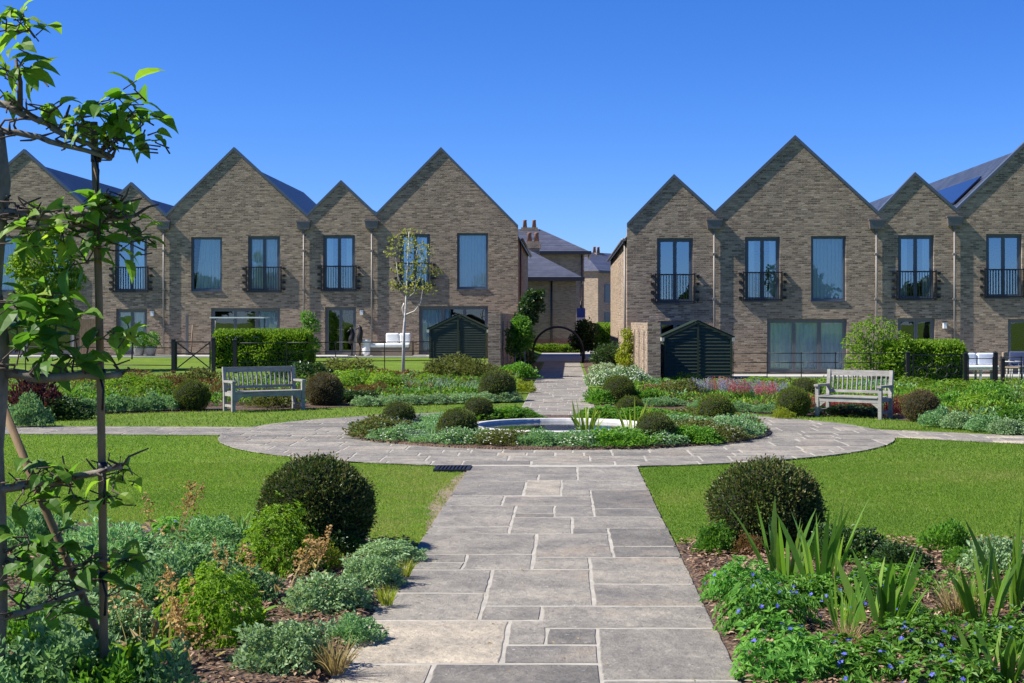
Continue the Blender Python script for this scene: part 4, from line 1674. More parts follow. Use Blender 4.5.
# ------------------------------------------------------------------ pond
o = empty('round_pond', (PC[0], PC[1], 0), 0, 'round garden pond with a pale curved rim among the island planting', 'pond')
mb = MB()
n = 72
RPo, RPi = 1.52, 1.40
mb.lathe([(RPo, 0.0), (RPo + 0.01, 0.125), (RPo - 0.01, 0.135), (RPi + 0.01, 0.135), (RPi, 0.125), (RPi, -0.1)], n)
M['rim'] = simple('pale_pond_rim', (0.52, 0.51, 0.485), 0.7, 0, 0.2, 9, 0.2)
mb.build('rim', M['rim'], o)
m, nt, out = newmat('pond_water')
pr = N_(nt, 'ShaderNodeBsdfPrincipled')
pr.inputs['Base Color'].default_value = (0.008, 0.014, 0.014, 1)
pr.inputs['Roughness'].default_value = 0.03
pr.inputs['IOR'].default_value = 1.33
nt.links.new(bump_(nt, noise_(nt, coords(nt), 9, 3), 0.08, 0.02), pr.inputs['Normal'])
nt.links.new(pr.outputs[0], out.inputs[0])
mb = MB()
mb.lathe([(0.0, 0.08), (RPi - 0.002, 0.08)], n)
mb.build('water', m, o)

# ------------------------------------------------------------------ patio furniture (left)
def soft_box(mb, x0, x1, y0, y1, z0, z1, r=0.05):
    """cushion: box with rounded edges"""
    bm = bmesh.new()
    bmesh.ops.create_cube(bm, size=1.0)
    for v in bm.verts:
        v.co = Vector(((x0 + x1) / 2 + v.co.x * (x1 - x0), (y0 + y1) / 2 + v.co.y * (y1 - y0), (z0 + z1) / 2 + v.co.z * (z1 - z0)))
    bmesh.ops.bevel(bm, geom=bm.edges[:], offset=r, segments=3, profile=0.6, affect='EDGES')
    mb.add([v.co[:] for v in bm.verts], [[v.index for v in f.verts] for f in bm.faces], 0, True)
    bm.free()


zl = H(-8, 59) + 0.05
Yp = 59.6
XL = lambda px: (px - CX) * Yp / F
o = empty('patio_sofa', (XL(392), Yp, zl), 0, 'low rattan patio sofa with white cushions behind the small birch', 'sofa')
hw = (XL(413) - XL(372)) / 2
mb = MB()
mb.rng(-hw, hw, -0.4, 0.4, 0.02, 0.36)
mb.rng(hw - 0.08, hw + 0.02, -0.42, 0.42, 0.02, 0.6)
mb.build('base', M['rattan'], o)
mb = MB()
soft_box(mb, -hw, hw - 0.09, -0.42, 0.38, 0.362, 0.52)
mb.build('seat_cushion', M['sheet'], o)
for k, (a, b) in enumerate(((-0.28, 0.28), (0.30, hw - 0.10))):
    mb = MB()
    soft_box(mb, a, b, 0.12, 0.36, 0.522, 0.96, 0.07)
    mb.build('back_cushion', M['sheet'], o)
o = MB()
o.lathe([(0, 0.0), (0.14, 0.0), (0.19, 0.12), (0.20, 0.3), (0.15, 0.52), (0.19, 0.6), (0.2, 0.68), (0.0, 0.7)], 20)
st = o.build('garden_stool', M['whitestone'])
st.location = (XL(367.5), Yp - 0.3, zl)
tag(st, 'white glazed drum stool on the left patio, left end of the rattan sofa', 'stool')


def black_sculpture(label, x, y, z, h, seed):
    r = random.Random(seed)
    mb = MB()
    mb.lathe([(0, 0), (0.15, 0), (0.15, 0.04), (0, 0.045)], 12)
    mb.tube([(0.02, 0, 0.03), (0.03, 0, h * 0.3), (-0.02, 0, h * 0.48)], [0.03, 0.025, 0.06], 8)
    mb.tube([(-0.02, 0, h * 0.42), (0.0, 0, h * 0.6), (0.06, 0, h * 0.78), (0.02, 0, h * 0.93), (-0.06, 0, h)], [0.1, 0.13, 0.10, 0.075, 0.03], 10)
    mb.tube([(0.0, 0, h * 0.9), (-0.1, 0, h * 0.9), (-0.2, 0, h * 0.84)], [0.06, 0.035, 0.01], 8)
    o = mb.build('garden_figure', M['iron'])
    o.location = (x, y, z)
    o.rotation_euler = (0, 0, r.uniform(-.5, .5))
    tag(o, label, 'figure', 'black figures on the left patio')


black_sculpture('tall slim black garden figure just left of the white drum stool', XL(361), Yp - 0.4, zl, 1.3, 1)
black_sculpture('slightly shorter black garden figure nearer the open glazed door', XL(352.5), Yp - 0.3, zl, 1.2, 2)

# canopy frame behind the hedge
o = empty('swing_seat', (XL(251), 57.5, H(-12, 57.5)), 0, 'white topped swing seat standing behind the clipped hedge', 'swing seat')
mb = MB()
w = (278 - 224) * 57.5 / F
zt = EYE - (317 - CY) * 57.5 / F - H(-12, 57.5)
mb.rng(-w / 2, w / 2, -0.5, 0.5, zt - 0.05, zt)
mb.build('canopy', M['sheet'], o)
for s in (-1, 1):
    mb = MB()
    mb.tube([(s * (w / 2 - 0.1), 0.1, zt - 0.06), (s * (w / 2 - 0.1), 0.1, 1.2), (s * (w / 2 - 0.1), -0.5, 0)], 0.03, 8)
    mb.tube([(s * (w / 2 - 0.1), 0.1, 1.2), (s * (w / 2 - 0.1), 0.7, 0)], 0.03, 8)
    mb.build('side_frame', M['doorframe'], o)
mb = MB()
soft_box(mb, -w / 2 + 0.2, w / 2 - 0.2, -0.25, 0.3, 0.42, 0.55)
soft_box(mb, -w / 2 + 0.2, w / 2 - 0.2, 0.25, 0.38, 0.56, 1.0)
mb.build('seat', M['cushion'], o)

# tools leaning on the left wall
mb = MB()
mb.tube([(0, -0.25, 0), (0.02, -0.06, 1.3)], 0.03, 8)
mb.rng(-0.12, 0.1, -0.31, -0.25, 0, 0.12)
o = mb.build('garden_broom', M['fencewood'])
o.location = (P(192, 0, 60.6).x, 60.7, zl)
tag(o, 'wooden handled broom leaning on the brick wall left of the swing seat', 'broom')
mb = MB()
mb.rng(-0.05, 0.05, -0.05, 0.05, 0, 1.75)
o = mb.build('parasol_pole', M['hopper'])
o.location = (P(187, 0, 60.4).x, 60.4, zl)
tag(o, 'dark upright pole against the brick wall beside the broom', 'pole')

# wooden screen
o = empty('wooden_screen', (P(85, 0, 59.5).x, 59.5, zl), 0, 'brown wooden screen panel by the house behind the bamboo cane', 'screen')
mb = MB()
w = 21 * 59.5 / F
for i in range(9):
    x = -w / 2 + w * (i + 0.5) / 9
    mb.rng(x - w / 19, x + w / 19, -0.01, 0.01, 0.08, 1.55)
mb.build('board_panel', M['fencewood'], o)
for s in (-1, 1):
    mb = MB()
    mb.rng(s * (w / 2 + 0.05) - 0.04, s * (w / 2 + 0.05) + 0.04, -0.04, 0.04, 0, 1.62)
    mb.build('post', M['teak'], o)

# ------------------------------------------------------------------ patio furniture (right)
zr_ = H(10, 51.5) + 0.05
Yq = 49.5
XR = lambda px, Y=49.5: (px - CX) * Y / F
zq = H(14, Yq)
o = empty('patio_sofa', (XR(978), Yq, zq), 0, 'pale framed outdoor sofa with blue white cushions on the right patio', 'sofa')
hw = (XR(997) - XR(960)) / 2
mb = MB()
for s in (-0.85, 0.0, 0.85):
    for y in (-0.3, 0.3):
        mb.rng(s * hw - 0.035, s * hw + 0.035, y - 0.035, y + 0.035, 0, 0.34)
mb.rng(-hw, hw, -0.36, 0.4, 0.341, 0.39)
mb.build('frame', M['shedtrim'], o)
mb = MB()
soft_box(mb, -hw, hw, -0.36, 0.3, 0.392, 0.5)
mb.build('seat_cushion', M['sheet'], o)
for a, b in ((-hw, -0.02), (0.02, hw)):
    mb = MB()
    soft_box(mb, a, b, 0.1, 0.34, 0.502, 0.93, 0.07)
    mb.build('back_cushion', M['cushion'], o)


def patio_chair(label, x, y, z, rz, mat):
    o = empty('patio_chair', (x, y, z), rz, label, 'chair', 'chairs on the right patio')
    mb = MB()
    soft_box(mb, -0.3, 0.3, -0.28, 0.3, 0.4, 0.48)
    mb.build('seat', mat, o)
    mb = MB()
    soft_box(mb, -0.3, 0.3, 0.24, 0.34, 0.49, 0.98)
    mb.build('backrest', mat, o)
    for s in (-1, 1):
        for y in (-0.25, 0.28):
            mb = MB()
            mb.tube([(s * 0.27, y, 0), (s * 0.27, y, 0.4)], 0.02, 6)
            mb.build('leg', M['shedtrim'], o)
        mb = MB()
        mb.tube([(s * 0.32, -0.25, 0.4), (s * 0.32, -0.25, 0.64), (s * 0.32, 0.3, 0.66)], 0.02, 6)
        mb.build('armrest', M['shedtrim'], o)
    return o


patio_chair('grey brown woven patio chair just right of the blue cushioned sofa', XR(1008), Yq - 0.6, zq, R(60), M['rattan'])
patio_chair('navy cushioned patio chair at the right edge of the photo', XR(1021), Yq + 0.2, zq, R(-10), M['navy'])

# alley arch, sign, kerbs
Yk = 62.0
o = empty('garden_arch', (P(558, 0, Yk).x, Yk, 0), 0, 'black semicircular metal arch across the alley path', 'arch')
rad = 25 * Yk / F
zc = EYE - (352 - CY) * Yk / F
mb = MB()
for yy in (-0.12, 0.12):
    mb.tube([(-rad, yy, -0.05)] + [(rad * math.cos(math.pi - t * math.pi / 24), yy, zc + rad * math.sin(math.pi - t * math.pi / 24)) for t in range(25)] + [(rad, yy, -0.05)], 0.05, 8)
mb.build('hoop', M['iron'], o)
mb = MB()
for t in range(1, 24, 2):
    a = math.pi - t * math.pi / 24
    mb.tube([(rad * math.cos(a), -0.12, zc + rad * math.sin(a)), (rad * math.cos(a), 0.12, zc + rad * math.sin(a))], 0.02, 6)
mb.build('rungs', M['iron'], o)
Yz = 74.0
o = empty('banner_sign', (P(581, 0, Yz).x, Yz, 0), 0, 'tall blue and white banner sign on a post beyond the arch', 'sign')
mb = MB()
mb.tube([(0.0, 0.06, 0), (0.0, 0.06, 2.9)], 0.05, 8)
mb.build('post', M['iron'], o)
k = Yz / F
mb = MB()
zt = EYE - (308 - CY) * k
mb.rng(-4.2 * k, 4.2 * k, -0.02, 0.005, zt - 9.5 * k, zt)
bp = mb.build('blue_panel', M['bluesign'], o)
mb = MB()
mb.rng(-4.2 * k, 4.2 * k, -0.018, 0.004, zt - 16 * k, zt - 9.6 * k)
mb.build('white_panel', M['whitesign'], o)


# ================================================================== PLANTS
def ball_mesh(name, rx, rz, n, L, W, mats, cutz=-0.8, tips=0.10, seed=0, squash=1.0, double=True):
    lv = Leaves()
    d = sph(int(n * 1.25))
    d = d[d[:, 2] > cutz][:n]
    lu = lump(d, seed, 0.09, 2.2) * lump(d, seed + 4, 0.035, 6.0) * (1 + 0.02 * rng.standard_normal(len(d)))
    # a lightly flattened ball, fuller at the shoulders
    rr = lu * rng.uniform(0.90, 1.015, len(d))
    pos = d * rr[:, None] * [rx, rx, rz]
    dr = nrm(d + 0.75 * sph(len(d)) + [0, 0, 0.25])
    nr = nrm(d + 0.6 * sph(len(d)))
    k = rng.random(len(d)) < tips
    tone = np.clip(rng.normal(0.42, 0.25, len(d)), 0, 1)
    q = ~k
    lv.leaf(pos[q], dr[q], nr[q], rng.uniform(0.7, 1.2, q.sum()) * L, W, 0.2, 0.15, 0, tone[q])
    lv.leaf(pos[k] + d[k] * L * 0.5, nrm(d[k] + 0.5 * sph(k.sum()) + [0, 0, .4]), nr[k], rng.uniform(0.8, 1.3, k.sum()) * L, W * 0.8, 0.2, 0.1, 1)
    # short spiky shoots breaking the outline
    ns = n // 70
    ds = sph(ns * 2)
    ds = ds[ds[:, 2] > cutz * 0.5][:ns]
    for j in range(3):
        b = ds * lump(ds, seed, 0.10, 2.2)[:, None] * [rx, rx, rz] + nrm(ds + [0, 0, .8]) * L * 0.8 * j
        lv.leaf(b, nrm(ds + 0.9 * sph(len(ds)) + [0, 0, .6]), ds, L * 0.9, W * 0.8, 0.2, 0.1, 1 if j == 2 else 0)
    V, T = ico(3)
    k = np.array([max(v, cutz) for v in V[:, 2]])
    Vc = np.stack([V[:, 0], V[:, 1], k], 1) * (lump(V, seed, 0.10, 2.2)[:, None]) * [rx * .9, rx * .9, rz * .9]
    lv.solid(Vc, T, 0.2, 2)
    # stem
    V2 = np.array([[0.03 * math.cos(a) * s, 0.03 * math.sin(a) * s, z] for z, s in ((-rz * 1.05, 1.2), (-rz * 0.6, 1)) for a in np.arange(6) * math.pi / 3])
    T2 = np.array([[i, (i + 1) % 6, 6 + (i + 1) % 6] for i in range(6)] + [[i, 6 + (i + 1) % 6, 6 + i] for i in range(6)])
    lv.solid(V2, T2, 0.2, 2)
    return lv.mesh(name, mats)


def mound_mesh(name, r, h, n, L, W, mats, up=0.5, seed=0, flowers=None, fsize=0.02, nfl=0, fold=0.2, droop=0.25, fill=0.55, fill_n=0.3, ftop=0.0, whorl=0):
    """leafy mound: leaves through a lumpy dome, outer ones facing out"""
    lv = Leaves()
    d = sph(int(n * 2.4))
    d = d[d[:, 2] > -0.05][:n]
    n = len(d)
    lu = lump(d, seed, 0.45, 1.9) * lump(d, seed + 9, 0.22, 5.0)
    u = np.where(rng.random(n) < fill_n, rng.uniform(0.3, 0.9, n), rng.uniform(0.86, 1.04, n))
    pos = d * (lu * u)[:, None] * [r, r, h]
    pos[:, 2] = np.maximum(pos[:, 2], 0.012)
    dr = nrm(d * [1, 1, 0.6] + up * np.array([0, 0, 1.0]) + 0.65 * sph(n))
    nr = nrm(d + [0, 0, 0.5] + 0.5 * sph(n))
    if whorl:
        # rosettes: several leaves spread about one shoot tip
        m = n // whorl
        pos = np.repeat(pos[:m], whorl, 0)
        ax = np.repeat(nrm(d[:m] + [0, 0, .6] + 0.3 * sph(m)), whorl, 0)
        s = sph(len(pos))
        side = nrm(s - ax * (s * ax).sum(1, keepdims=True))
        dr = nrm(ax * rng.uniform(0.2, 0.9, (len(pos), 1)) + side)
        nr = ax
        n = len(pos)
        d = np.repeat(d[:m], whorl, 0)
    tone = np.clip(rng.normal(0.5, 0.24, n), 0, 1)
    lv.leaf(pos, dr, nr, rng.uniform(0.6, 1.25, n) * L, rng.uniform(0.75, 1.2, n) * W, fold, droop, 0, tone)
    if nfl:
        f = sph(int(nfl * 2.6))
        f = f[f[:, 2] > 0.1][:nfl]
        lu = lump(f, seed, 0.45, 1.9) * lump(f, seed + 9, 0.22, 5.0)
        fp = f * (lu * 1.04)[:, None] * [r, r, h] + [0, 0, ftop]
        for k in range(5):
            a = k * 2 * math.pi / 5
            ax = nrm(f + [0, 0, .6] + 0.3 * sph(len(f)))
            s1 = nrm(np.cross(ax, [0.3, 0.2, 0.9]))
            s2 = np.cross(ax, s1)
            lv.leaf(fp, s1 * math.cos(a) + s2 * math.sin(a) + ax * 0.25, ax, fsize, fsize * 0.85, 0.05, 0.1, 1)
    return lv.mesh(name, mats)


def spike_mesh(name, r, h, n, mats, fl=0.03, nf=26, stemw=0.008, part=0.55, leafn=0, L=0.08, W=0.02, spread=0.25, plume=0.05):
    """upright flower stems over basal leaves; material 0 leaves/stems, 1 flowers"""
    lv = Leaves()
    for i in range(n):
        a, q = rng.random() * 6.28, math.sqrt(rng.random()) * r
        b = np.array([q * math.cos(a), q * math.sin(a), 0.0])
        hh = h * rng.uniform(0.65, 1.05)
        lean = np.array([math.cos(a), math.sin(a), 0]) * spread * rng.uniform(0.2, 1) + rng.normal(0, 0.06, 3)
        d = nrm(np.array([0, 0, 1.0]) + lean * [1, 1, 0])
        lv.blade(b[None], d[None], hh, stemw, 0.05, 3, 0)
        t = rng.uniform(part, 1.02, nf)
        wv = plume * (1.1 - t)[:, None] * 2.0
        fp = b + d * hh * t[:, None] + rng.normal(0, 1, (nf, 3)) * wv * [1, 1, 0.6]
        lv.leaf(fp, nrm(sph(nf) + [0, 0, .5]), sph(nf), fl * rng.uniform(0.6, 1.2, nf), fl * 0.7, 0.2, 0.1, 1)
    if leafn:
        a = rng.random(leafn) * 6.28
        q = np.sqrt(rng.random(leafn)) * r * 1.1
        b = np.stack([q * np.cos(a), q * np.sin(a), rng.uniform(0.0, h * 0.35, leafn)], 1)
        d = np.stack([np.cos(a), np.sin(a), rng.uniform(0.2, 1.4, leafn)], 1) + rng.normal(0, .4, (leafn, 3))
        lv.leaf(b, d, [0, 0, 1.0] + 0.4 * sph(leafn), rng.uniform(.6, 1.2, leafn) * L, W, 0.15, 0.3, 0)
    return lv.mesh(name, mats)


def sword_mesh(name, n, h, w, mats, r=0.09, lean=0.2, bend=0.12):
    lv = Leaves()
    a = rng.random(n) * 6.28
    q = np.sqrt(rng.random(n)) * r
    b = np.stack([q * np.cos(a), q * np.sin(a), np.zeros(n)], 1)
    d = np.stack([np.cos(a) * lean * rng.random(n), np.sin(a) * lean * rng.random(n), np.ones(n)], 1) + rng.normal(0, 0.04, (n, 3))
    lv.blade(b, d, h * rng.uniform(0.55, 1.05, n), w * rng.uniform(0.75, 1.2, n), bend * rng.random(n), 6, 0)
    return lv.mesh(name, mats)


def tuft_mesh(name, n, h, w, mats, r=0.1, lean=0.9, bend=0.5):
    return sword_mesh(name, n, h, w, mats, r, lean, bend)


def shrub_leaves(lv, c, r, n, L, W, mi=0, amp=0.4, seed=0, shell=0.4):
    d = sph(n)
    lu = lump(d, seed, amp, 1.8)
    u = shell + (1.03 - shell) * np.sqrt(rng.random(n))
    pos = np.asarray(c) + d * (lu * u)[:, None] * r
    dr = nrm(d + 0.9 * sph(n) + [0, 0, 0.15])
    lv.leaf(pos, dr, nrm(d + 0.7 * sph(n) + [0, 0, .4]), rng.uniform(.6, 1.3, n) * L, W, 0.2, 0.2, mi, np.clip(rng.normal(.5, .25, n), 0, 1))


def plant(name, me, loc, label, cat, group=None, s=1.0, sz=None, rz=None):
    o = bpy.data.objects.new(name, me)
    COL.objects.link(o)
    o.location = loc
    o.scale = (s, s, sz or s)
    o.rotation_euler = (0, 0, rng.random() * 6.28 if rz is None else rz)
    return tag(o, label, cat, group)


BOXM = [M['box'], M['boxtip'], M['boxcore']]
M['boxmid'] = leafmat('mid_box_leaf', [(0.048, 0.074, 0.013), (0.096, 0.125, 0.022), (0.168, 0.184, 0.038)], 0.15, 0.5)
OLV = [M['boxgreen'], M['boxgreen'], M['boxcore']]
MID = [M['boxmid'], M['boxgreen'], M['boxcore']]
REDM = [M['boxred'], M['boxtip'], M['boxcore']]

# -------- box balls
g = G(312, 556)
k = g.y / F
near_ball = ball_mesh('topiary_ball', 56 * k, 51 * k, 15000, 0.032, 0.018, BOXM, -0.85, 0.10, 3)
plant('topiary_ball', near_ball, (g.x, g.y + 0.2, 43 * k), 'large clipped box ball in the left foreground bed, casting shade on the flagstones', 'box ball', 'clipped box balls', rz=0.4)
g = G(765, 551)
k = g.y / F
near_ball2 = ball_mesh('topiary_ball', 55.5 * k, 48 * k, 15000, 0.032, 0.018, BOXM, -0.85, 0.16, 7)
plant('topiary_ball', near_ball2, (g.x + 4 * k, g.y + 0.2, 39 * k), 'large clipped box ball in the right foreground bed, behind the sword leaved irises', 'box ball', 'clipped box balls', rz=2.0)
bA = ball_mesh('topiary_ball', 1, 0.92, 7000, 0.075, 0.045, MID, -0.85, 0.2, 21)
bB = ball_mesh('topiary_ball', 1, 0.92, 7000, 0.075, 0.045, OLV, -0.85, 0.1, 33)
bC = ball_mesh('topiary_ball', 1, 0.95, 7000, 0.08, 0.045, REDM, -0.85, 0.2, 45)
bD = ball_mesh('topiary_ball', 1, 0.92, 7000, 0.075, 0.045, MID, -0.85, 0.2, 57)
for (px, py, w, me, lab) in [
    (398, 431, 33, bA, 'small box ball at the left back of the round pond bed, above grey lavender'),
    (478, 424, 30, bD, 'small box ball behind the left end of the pond rim'),
    (457, 444, 40, bA, 'dark box ball overlapping the left end of the pale pond rim'),
    (656, 447, 39, bD, 'dark box ball at the right end of the pale pond rim'),
    (630, 422, 29, bB, 'small olive box ball just beyond the right end of the pond rim'),
    (716, 427, 37, bB, 'olive box ball at the right of the round pond bed, above white daisies'),
    (190, 411, 35, bB, 'clipped green ball left of the left bench'),
    (323, 406, 37, bC, 'reddish brown clipped ball right of the left bench'),
    (497, 402, 36, bA, 'dark clipped ball at the left edge of the alley path, below the left brick pier'),
    (619, 404, 32, bB, 'neat olive ball at the right edge of the alley path, below the white shrub'),
    (794, 417, 34, bB, 'olive clipped ball on the left of the right bench, nearer of the pair'),
    (806, 406, 32, bA, 'clipped ball half hidden behind the olive ball left of the right bench'),
    (923, 422, 36, bC, 'brownish clipped ball right of the right bench')]:
    g = G(px, py)
    k = g.y / F
    r = w / 2 * k
    plant('topiary_ball', me, (g.x, g.y + r * 0.4, H(g.x, g.y) + 0.80 * r), lab, 'box ball', 'clipped box balls', s=r)

# -------- mound prototypes
PM = {}
PM['silver'] = [mound_mesh('foliage_mound', 0.30, 0.24, 3400, 0.034, 0.026, [M['silver']], 0.3, 60 + i, droop=0.3) for i in range(2)]
PM['greygreen'] = [mound_mesh('foliage_mound', 0.30, 0.26, 2400, 0.042, 0.026, [M['greygreen']], 0.5, 70 + i) for i in range(2)]
PM['bright'] = [mound_mesh('foliage_mound', 0.30, 0.30, 5200, 0.032, 0.014, [M['bright']], 0.7, 80 + i, whorl=6) for i in range(2)]
PM['green'] = [mound_mesh('foliage_mound', 0.30, 0.27, 2000, 0.050, 0.028, [M['green']], 0.6, 90 + i) for i in range(2)]
PM['dark'] = [mound_mesh('foliage_mound', 0.30, 0.26, 2200, 0.045, 0.028, [M['dark']], 0.5, 95)]
PM['vinca'] = [mound_mesh('foliage_mound', 0.30, 0.20, 1500, 0.050, 0.024, [M['green'], M['blue']], 0.9, 100 + i, nfl=26, fsize=0.02, whorl=5) for i in range(2)]
PM['vincab'] = [mound_mesh('foliage_mound', 0.30, 0.22, 2000, 0.050, 0.019, [M['fresh'], M['blue']], 1.0, 104 + i, nfl=16, fsize=0.019, whorl=5) for i in range(2)]
PM['russet'] = [mound_mesh('foliage_mound', 0.30, 0.24, 1500, 0.035, 0.018, [M['russet']], 0.5, 110)]
PM['lime'] = [mound_mesh('foliage_mound', 0.30, 0.25, 1800, 0.045, 0.022, [M['lime']], 0.6, 112)]
PM['daisy'] = [mound_mesh('foliage_mound', 0.30, 0.25, 1700, 0.045, 0.022, [M['greygreen'], M['white']], 0.6, 120 + i, nfl=110, fsize=0.012, ftop=0.01) for i in range(2)]
PM['daisy'].append(mound_mesh('foliage_mound', 0.30, 0.25, 1700, 0.045, 0.022, [M['olive'], M['white']], 0.6, 126, nfl=130, fsize=0.012, ftop=0.01))
PM['lav'] = [spike_mesh('foliage_mound', 0.27, 0.34, 110, [M['bluegrey'], M['mauve']], 0.018, 2, 0.010, 0.85, 500, 0.07, 0.014, 0.8, 0.02)]
PM['olive'] = [mound_mesh('foliage_mound', 0.30, 0.30, 1500, 0.05, 0.026, [M['olive']], 0.7, 130 + i) for i in range(2)]
PM['purple'] = [mound_mesh('foliage_mound', 0.30, 0.30, 1700, 0.05, 0.034, [M['purple']], 0.6, 140)]
PM['bluegrey'] = [mound_mesh('foliage_mound', 0.30, 0.26, 2000, 0.05, 0.016, [M['bluegrey']], 0.8, 150)]
PM['white'] = [mound_mesh('foliage_mound', 0.30, 0.30, 2200, 0.045, 0.02, [M['silver'], M['white']], 0.6, 160, nfl=700, fsize=0.011, ftop=0.01)]
PM['tan'] = [spike_mesh('dry_flower_clump', 0.13, 0.66, 5, [M['straw'], M['tan']], 0.034, 40, 0.010, 0.50, 12, 0.15, 0.045, 0.3, 0.03) for i in range(3)]
PM['pink'] = [spike_mesh('flower_clump', 0.3, 0.40, 90, [M['green'], M['pink']], 0.035, 9, 0.008, 0.6, 400, 0.07, 0.02, 0.4, 0.03)]
PM['mauve'] = [spike_mesh('flower_clump', 0.3, 0.40, 110, [M['greygreen'], M['mauve']], 0.032, 9, 0.008, 0.5, 400, 0.07, 0.02, 0.4, 0.03)]
PM['red'] = [spike_mesh('flower_clump', 0.3, 0.45, 120, [M['redstem'], M['redstem']], 0.035, 8, 0.010, 0.3, 300, 0.07, 0.02, 0.3, 0.03)]
PM['iris'] = [sword_mesh('sword_leaved_plant', 20, 0.66, 0.033, [M['iris']], 0.10, 0.34, 0.14) for i in range(3)]
PM['yiris'] = [sword_mesh('sword_leaved_plant', 26, 0.62, 0.035, [M['yiris']], 0.16, 0.5, 0.2)]
PM['straw'] = [tuft_mesh('grass_tuft', 160, 0.25, 0.006, [M['straw']], 0.07, 0.9, 0.5)]
PM['ytuft'] = [tuft_mesh('grass_tuft', 110, 0.17, 0.007, [M['lime']], 0.07, 0.9, 0.4)]
PM['strap'] = [tuft_mesh('strap_leaved_plant', 70, 0.36, 0.018, [M['green']], 0.12, 0.9, 0.7)]


def broad_mesh():
    lv = Leaves()
    n = 26
    a = rng.random(n) * 6.28
    d = np.stack([np.cos(a), np.sin(a), rng.uniform(0.3, 1.6, n)], 1)
    b = np.stack([0.05 * np.cos(a), 0.05 * np.sin(a), rng.uniform(0.0, 0.1, n)], 1)
    lv.bigleaf(b, d, np.tile([0, 0, 1.0], (n, 1)) + 0.3 * sph(n), rng.uniform(.16, .27, n), rng.uniform(.08, .12, n), rng.uniform(.1, .5, n), 0)
    return lv.mesh('broad_leaved_plant', [M['bright']])


PM['broad'] = [broad_mesh(), broad_mesh()]
BASE = {'tan': (0.17, 0.52), 'iris': (0.16, 0.6), 'yiris': (0.3, 0.6), 'straw': (0.16, .2), 'ytuft': (.15, .15), 'strap': (.3, .3), 'broad': (.24, .26), 'lav': (.33, .34), 'pink': (.35, .4), 'mauve': (.35, .4), 'red': (.33, .45)}
NAMES = {'tan': 'dry_flower_clump', 'iris': 'sword_leaved_plant', 'yiris': 'sword_leaved_plant', 'straw': 'grass_tuft', 'ytuft': 'grass_tuft', 'strap': 'strap_leaved_plant', 'broad': 'broad_leaved_plant',
         'lav': 'lavender_clump', 'pink': 'flower_clump', 'mauve': 'flower_clump', 'red': 'flower_clump'}
cnt = {}


def put(kind, px, py, w, h, label, cat='plant', group=None, z=0.035):
    """clump of the given pixel width and height standing at a pixel"""
    g = G(px, py)
    k = g.y / F
    if py < 426:
        h *= 0.74
    rb, hb = BASE.get(kind, (0.30, 0.26))
    i = cnt.get(kind, 0)
    cnt[kind] = i + 1
    me = PM[kind][i % len(PM[kind])]
    s, sz = w / 2 * k / rb, h * k / hb
    return plant(NAMES.get(kind, 'foliage_mound'), me, (g.x, g.y + min(0.25, rb * s * 0.6), H(g.x, g.y) + z), label, cat, group, s, sz)


GL = 'clumps in the left foreground bed'
put('bright', 205, 655, 95, 66, 'rounded bright green mound in the left foreground, between tan dry flowers and a silver mound', group=GL)
put('bright', 272, 582, 88, 55, 'bright green mound in front of the large box ball at left', group=GL)
put('silver', 278, 680, 100, 45, 'silvery mound at the bottom edge of the left bed, nearest the camera', group=GL)
put('silver', 326, 618, 78, 33, 'silvery mound beside the path, below the large box ball', group=GL)
put('silver', 368, 592, 62, 28, 'small silvery mound touching the left path edge', group=GL)
put('silver', 388, 566, 60, 17, 'grey clump in the shadow right of the large left box ball', group=GL)
put('bluegrey', 100, 566, 104, 29, 'blue grey foliage behind the bamboo cane, widest of the left bed', group=GL)
put('greygreen', 185, 585, 96, 31, 'grey green foliage between the cane and the bright mound', group=GL)
put('bluegrey', 206, 553, 80, 23, 'blue grey clump at the lawn edge, left of the large box ball', group=GL)
put('vincab', 62, 590, 92, 28, 'fresh green clump under the fruit tree by the diagonal cane', group=GL)
put('greygreen', 150, 616, 84, 40, 'grey green clump behind the tan dry flowers, middle of the left bed', group=GL)
put('greygreen', 236, 610, 70, 34, 'grey green clump between the two bright green mounds', group=GL)
put('strap', 238, 545, 66, 30, 'arching strap leaves at the lawn edge behind the bright mound', group=GL)
put('silver', 52, 630, 92, 40, 'silvery clump at the foot of the diagonal cane', group=GL)
put('silver', 100, 650, 100, 46, 'silvery clump in front of the bamboo cane foot', group=GL)
put('green', 30, 660, 70, 34, 'green leafy clump in the bottom left corner beside the trunk', group=GL)
put('silver', 60, 695, 100, 48, 'silvery clump cut by the bottom edge at the left corner', group=GL)
put('broad', 135, 690, 86, 46, 'broad leaved green plant at the bottom edge, under the tan flower spikes', group=GL)
put('broad', 92, 655, 58, 34, 'yellow green broad leaves in front of the cane foot', group=GL)
put('broad', 252, 640, 50, 28, 'yellow green broad leaves between the tan spikes and the silver mound', group=GL)
put('broad', 108, 620, 56, 30, 'broad green leaves beside the upright cane', group=GL)
put('bright', 345, 560, 40, 16, 'small bright tuft just right of the large left ball', group=GL)
put('vincab', 175, 545, 60, 26, 'fresh green clump at the lawn edge behind the blue grey foliage', group=GL)
put('tan', 158, 552, 44, 52, 'tan dry flower spikes standing before the lawn, near the bamboo cane', group=GL)
put('tan', 148, 668, 64, 78, 'tallest tan dry flower spikes at the bottom left, over broad leaves', group=GL)
put('tan', 190, 672, 50, 60, 'tan dry flower spikes left of the bottom silvery mound', group=GL)
put('tan', 265, 612, 60, 56, 'tan dry flower spikes between the bright mound and the silver mound by the path', group=GL)
put('tan', 220, 604, 34, 48, 'thin tan spikes at the left of the bright mounds', group=GL)
put('tan', 308, 586, 36, 44, 'two thin tan spikes at the foot of the large left box ball', group=GL)
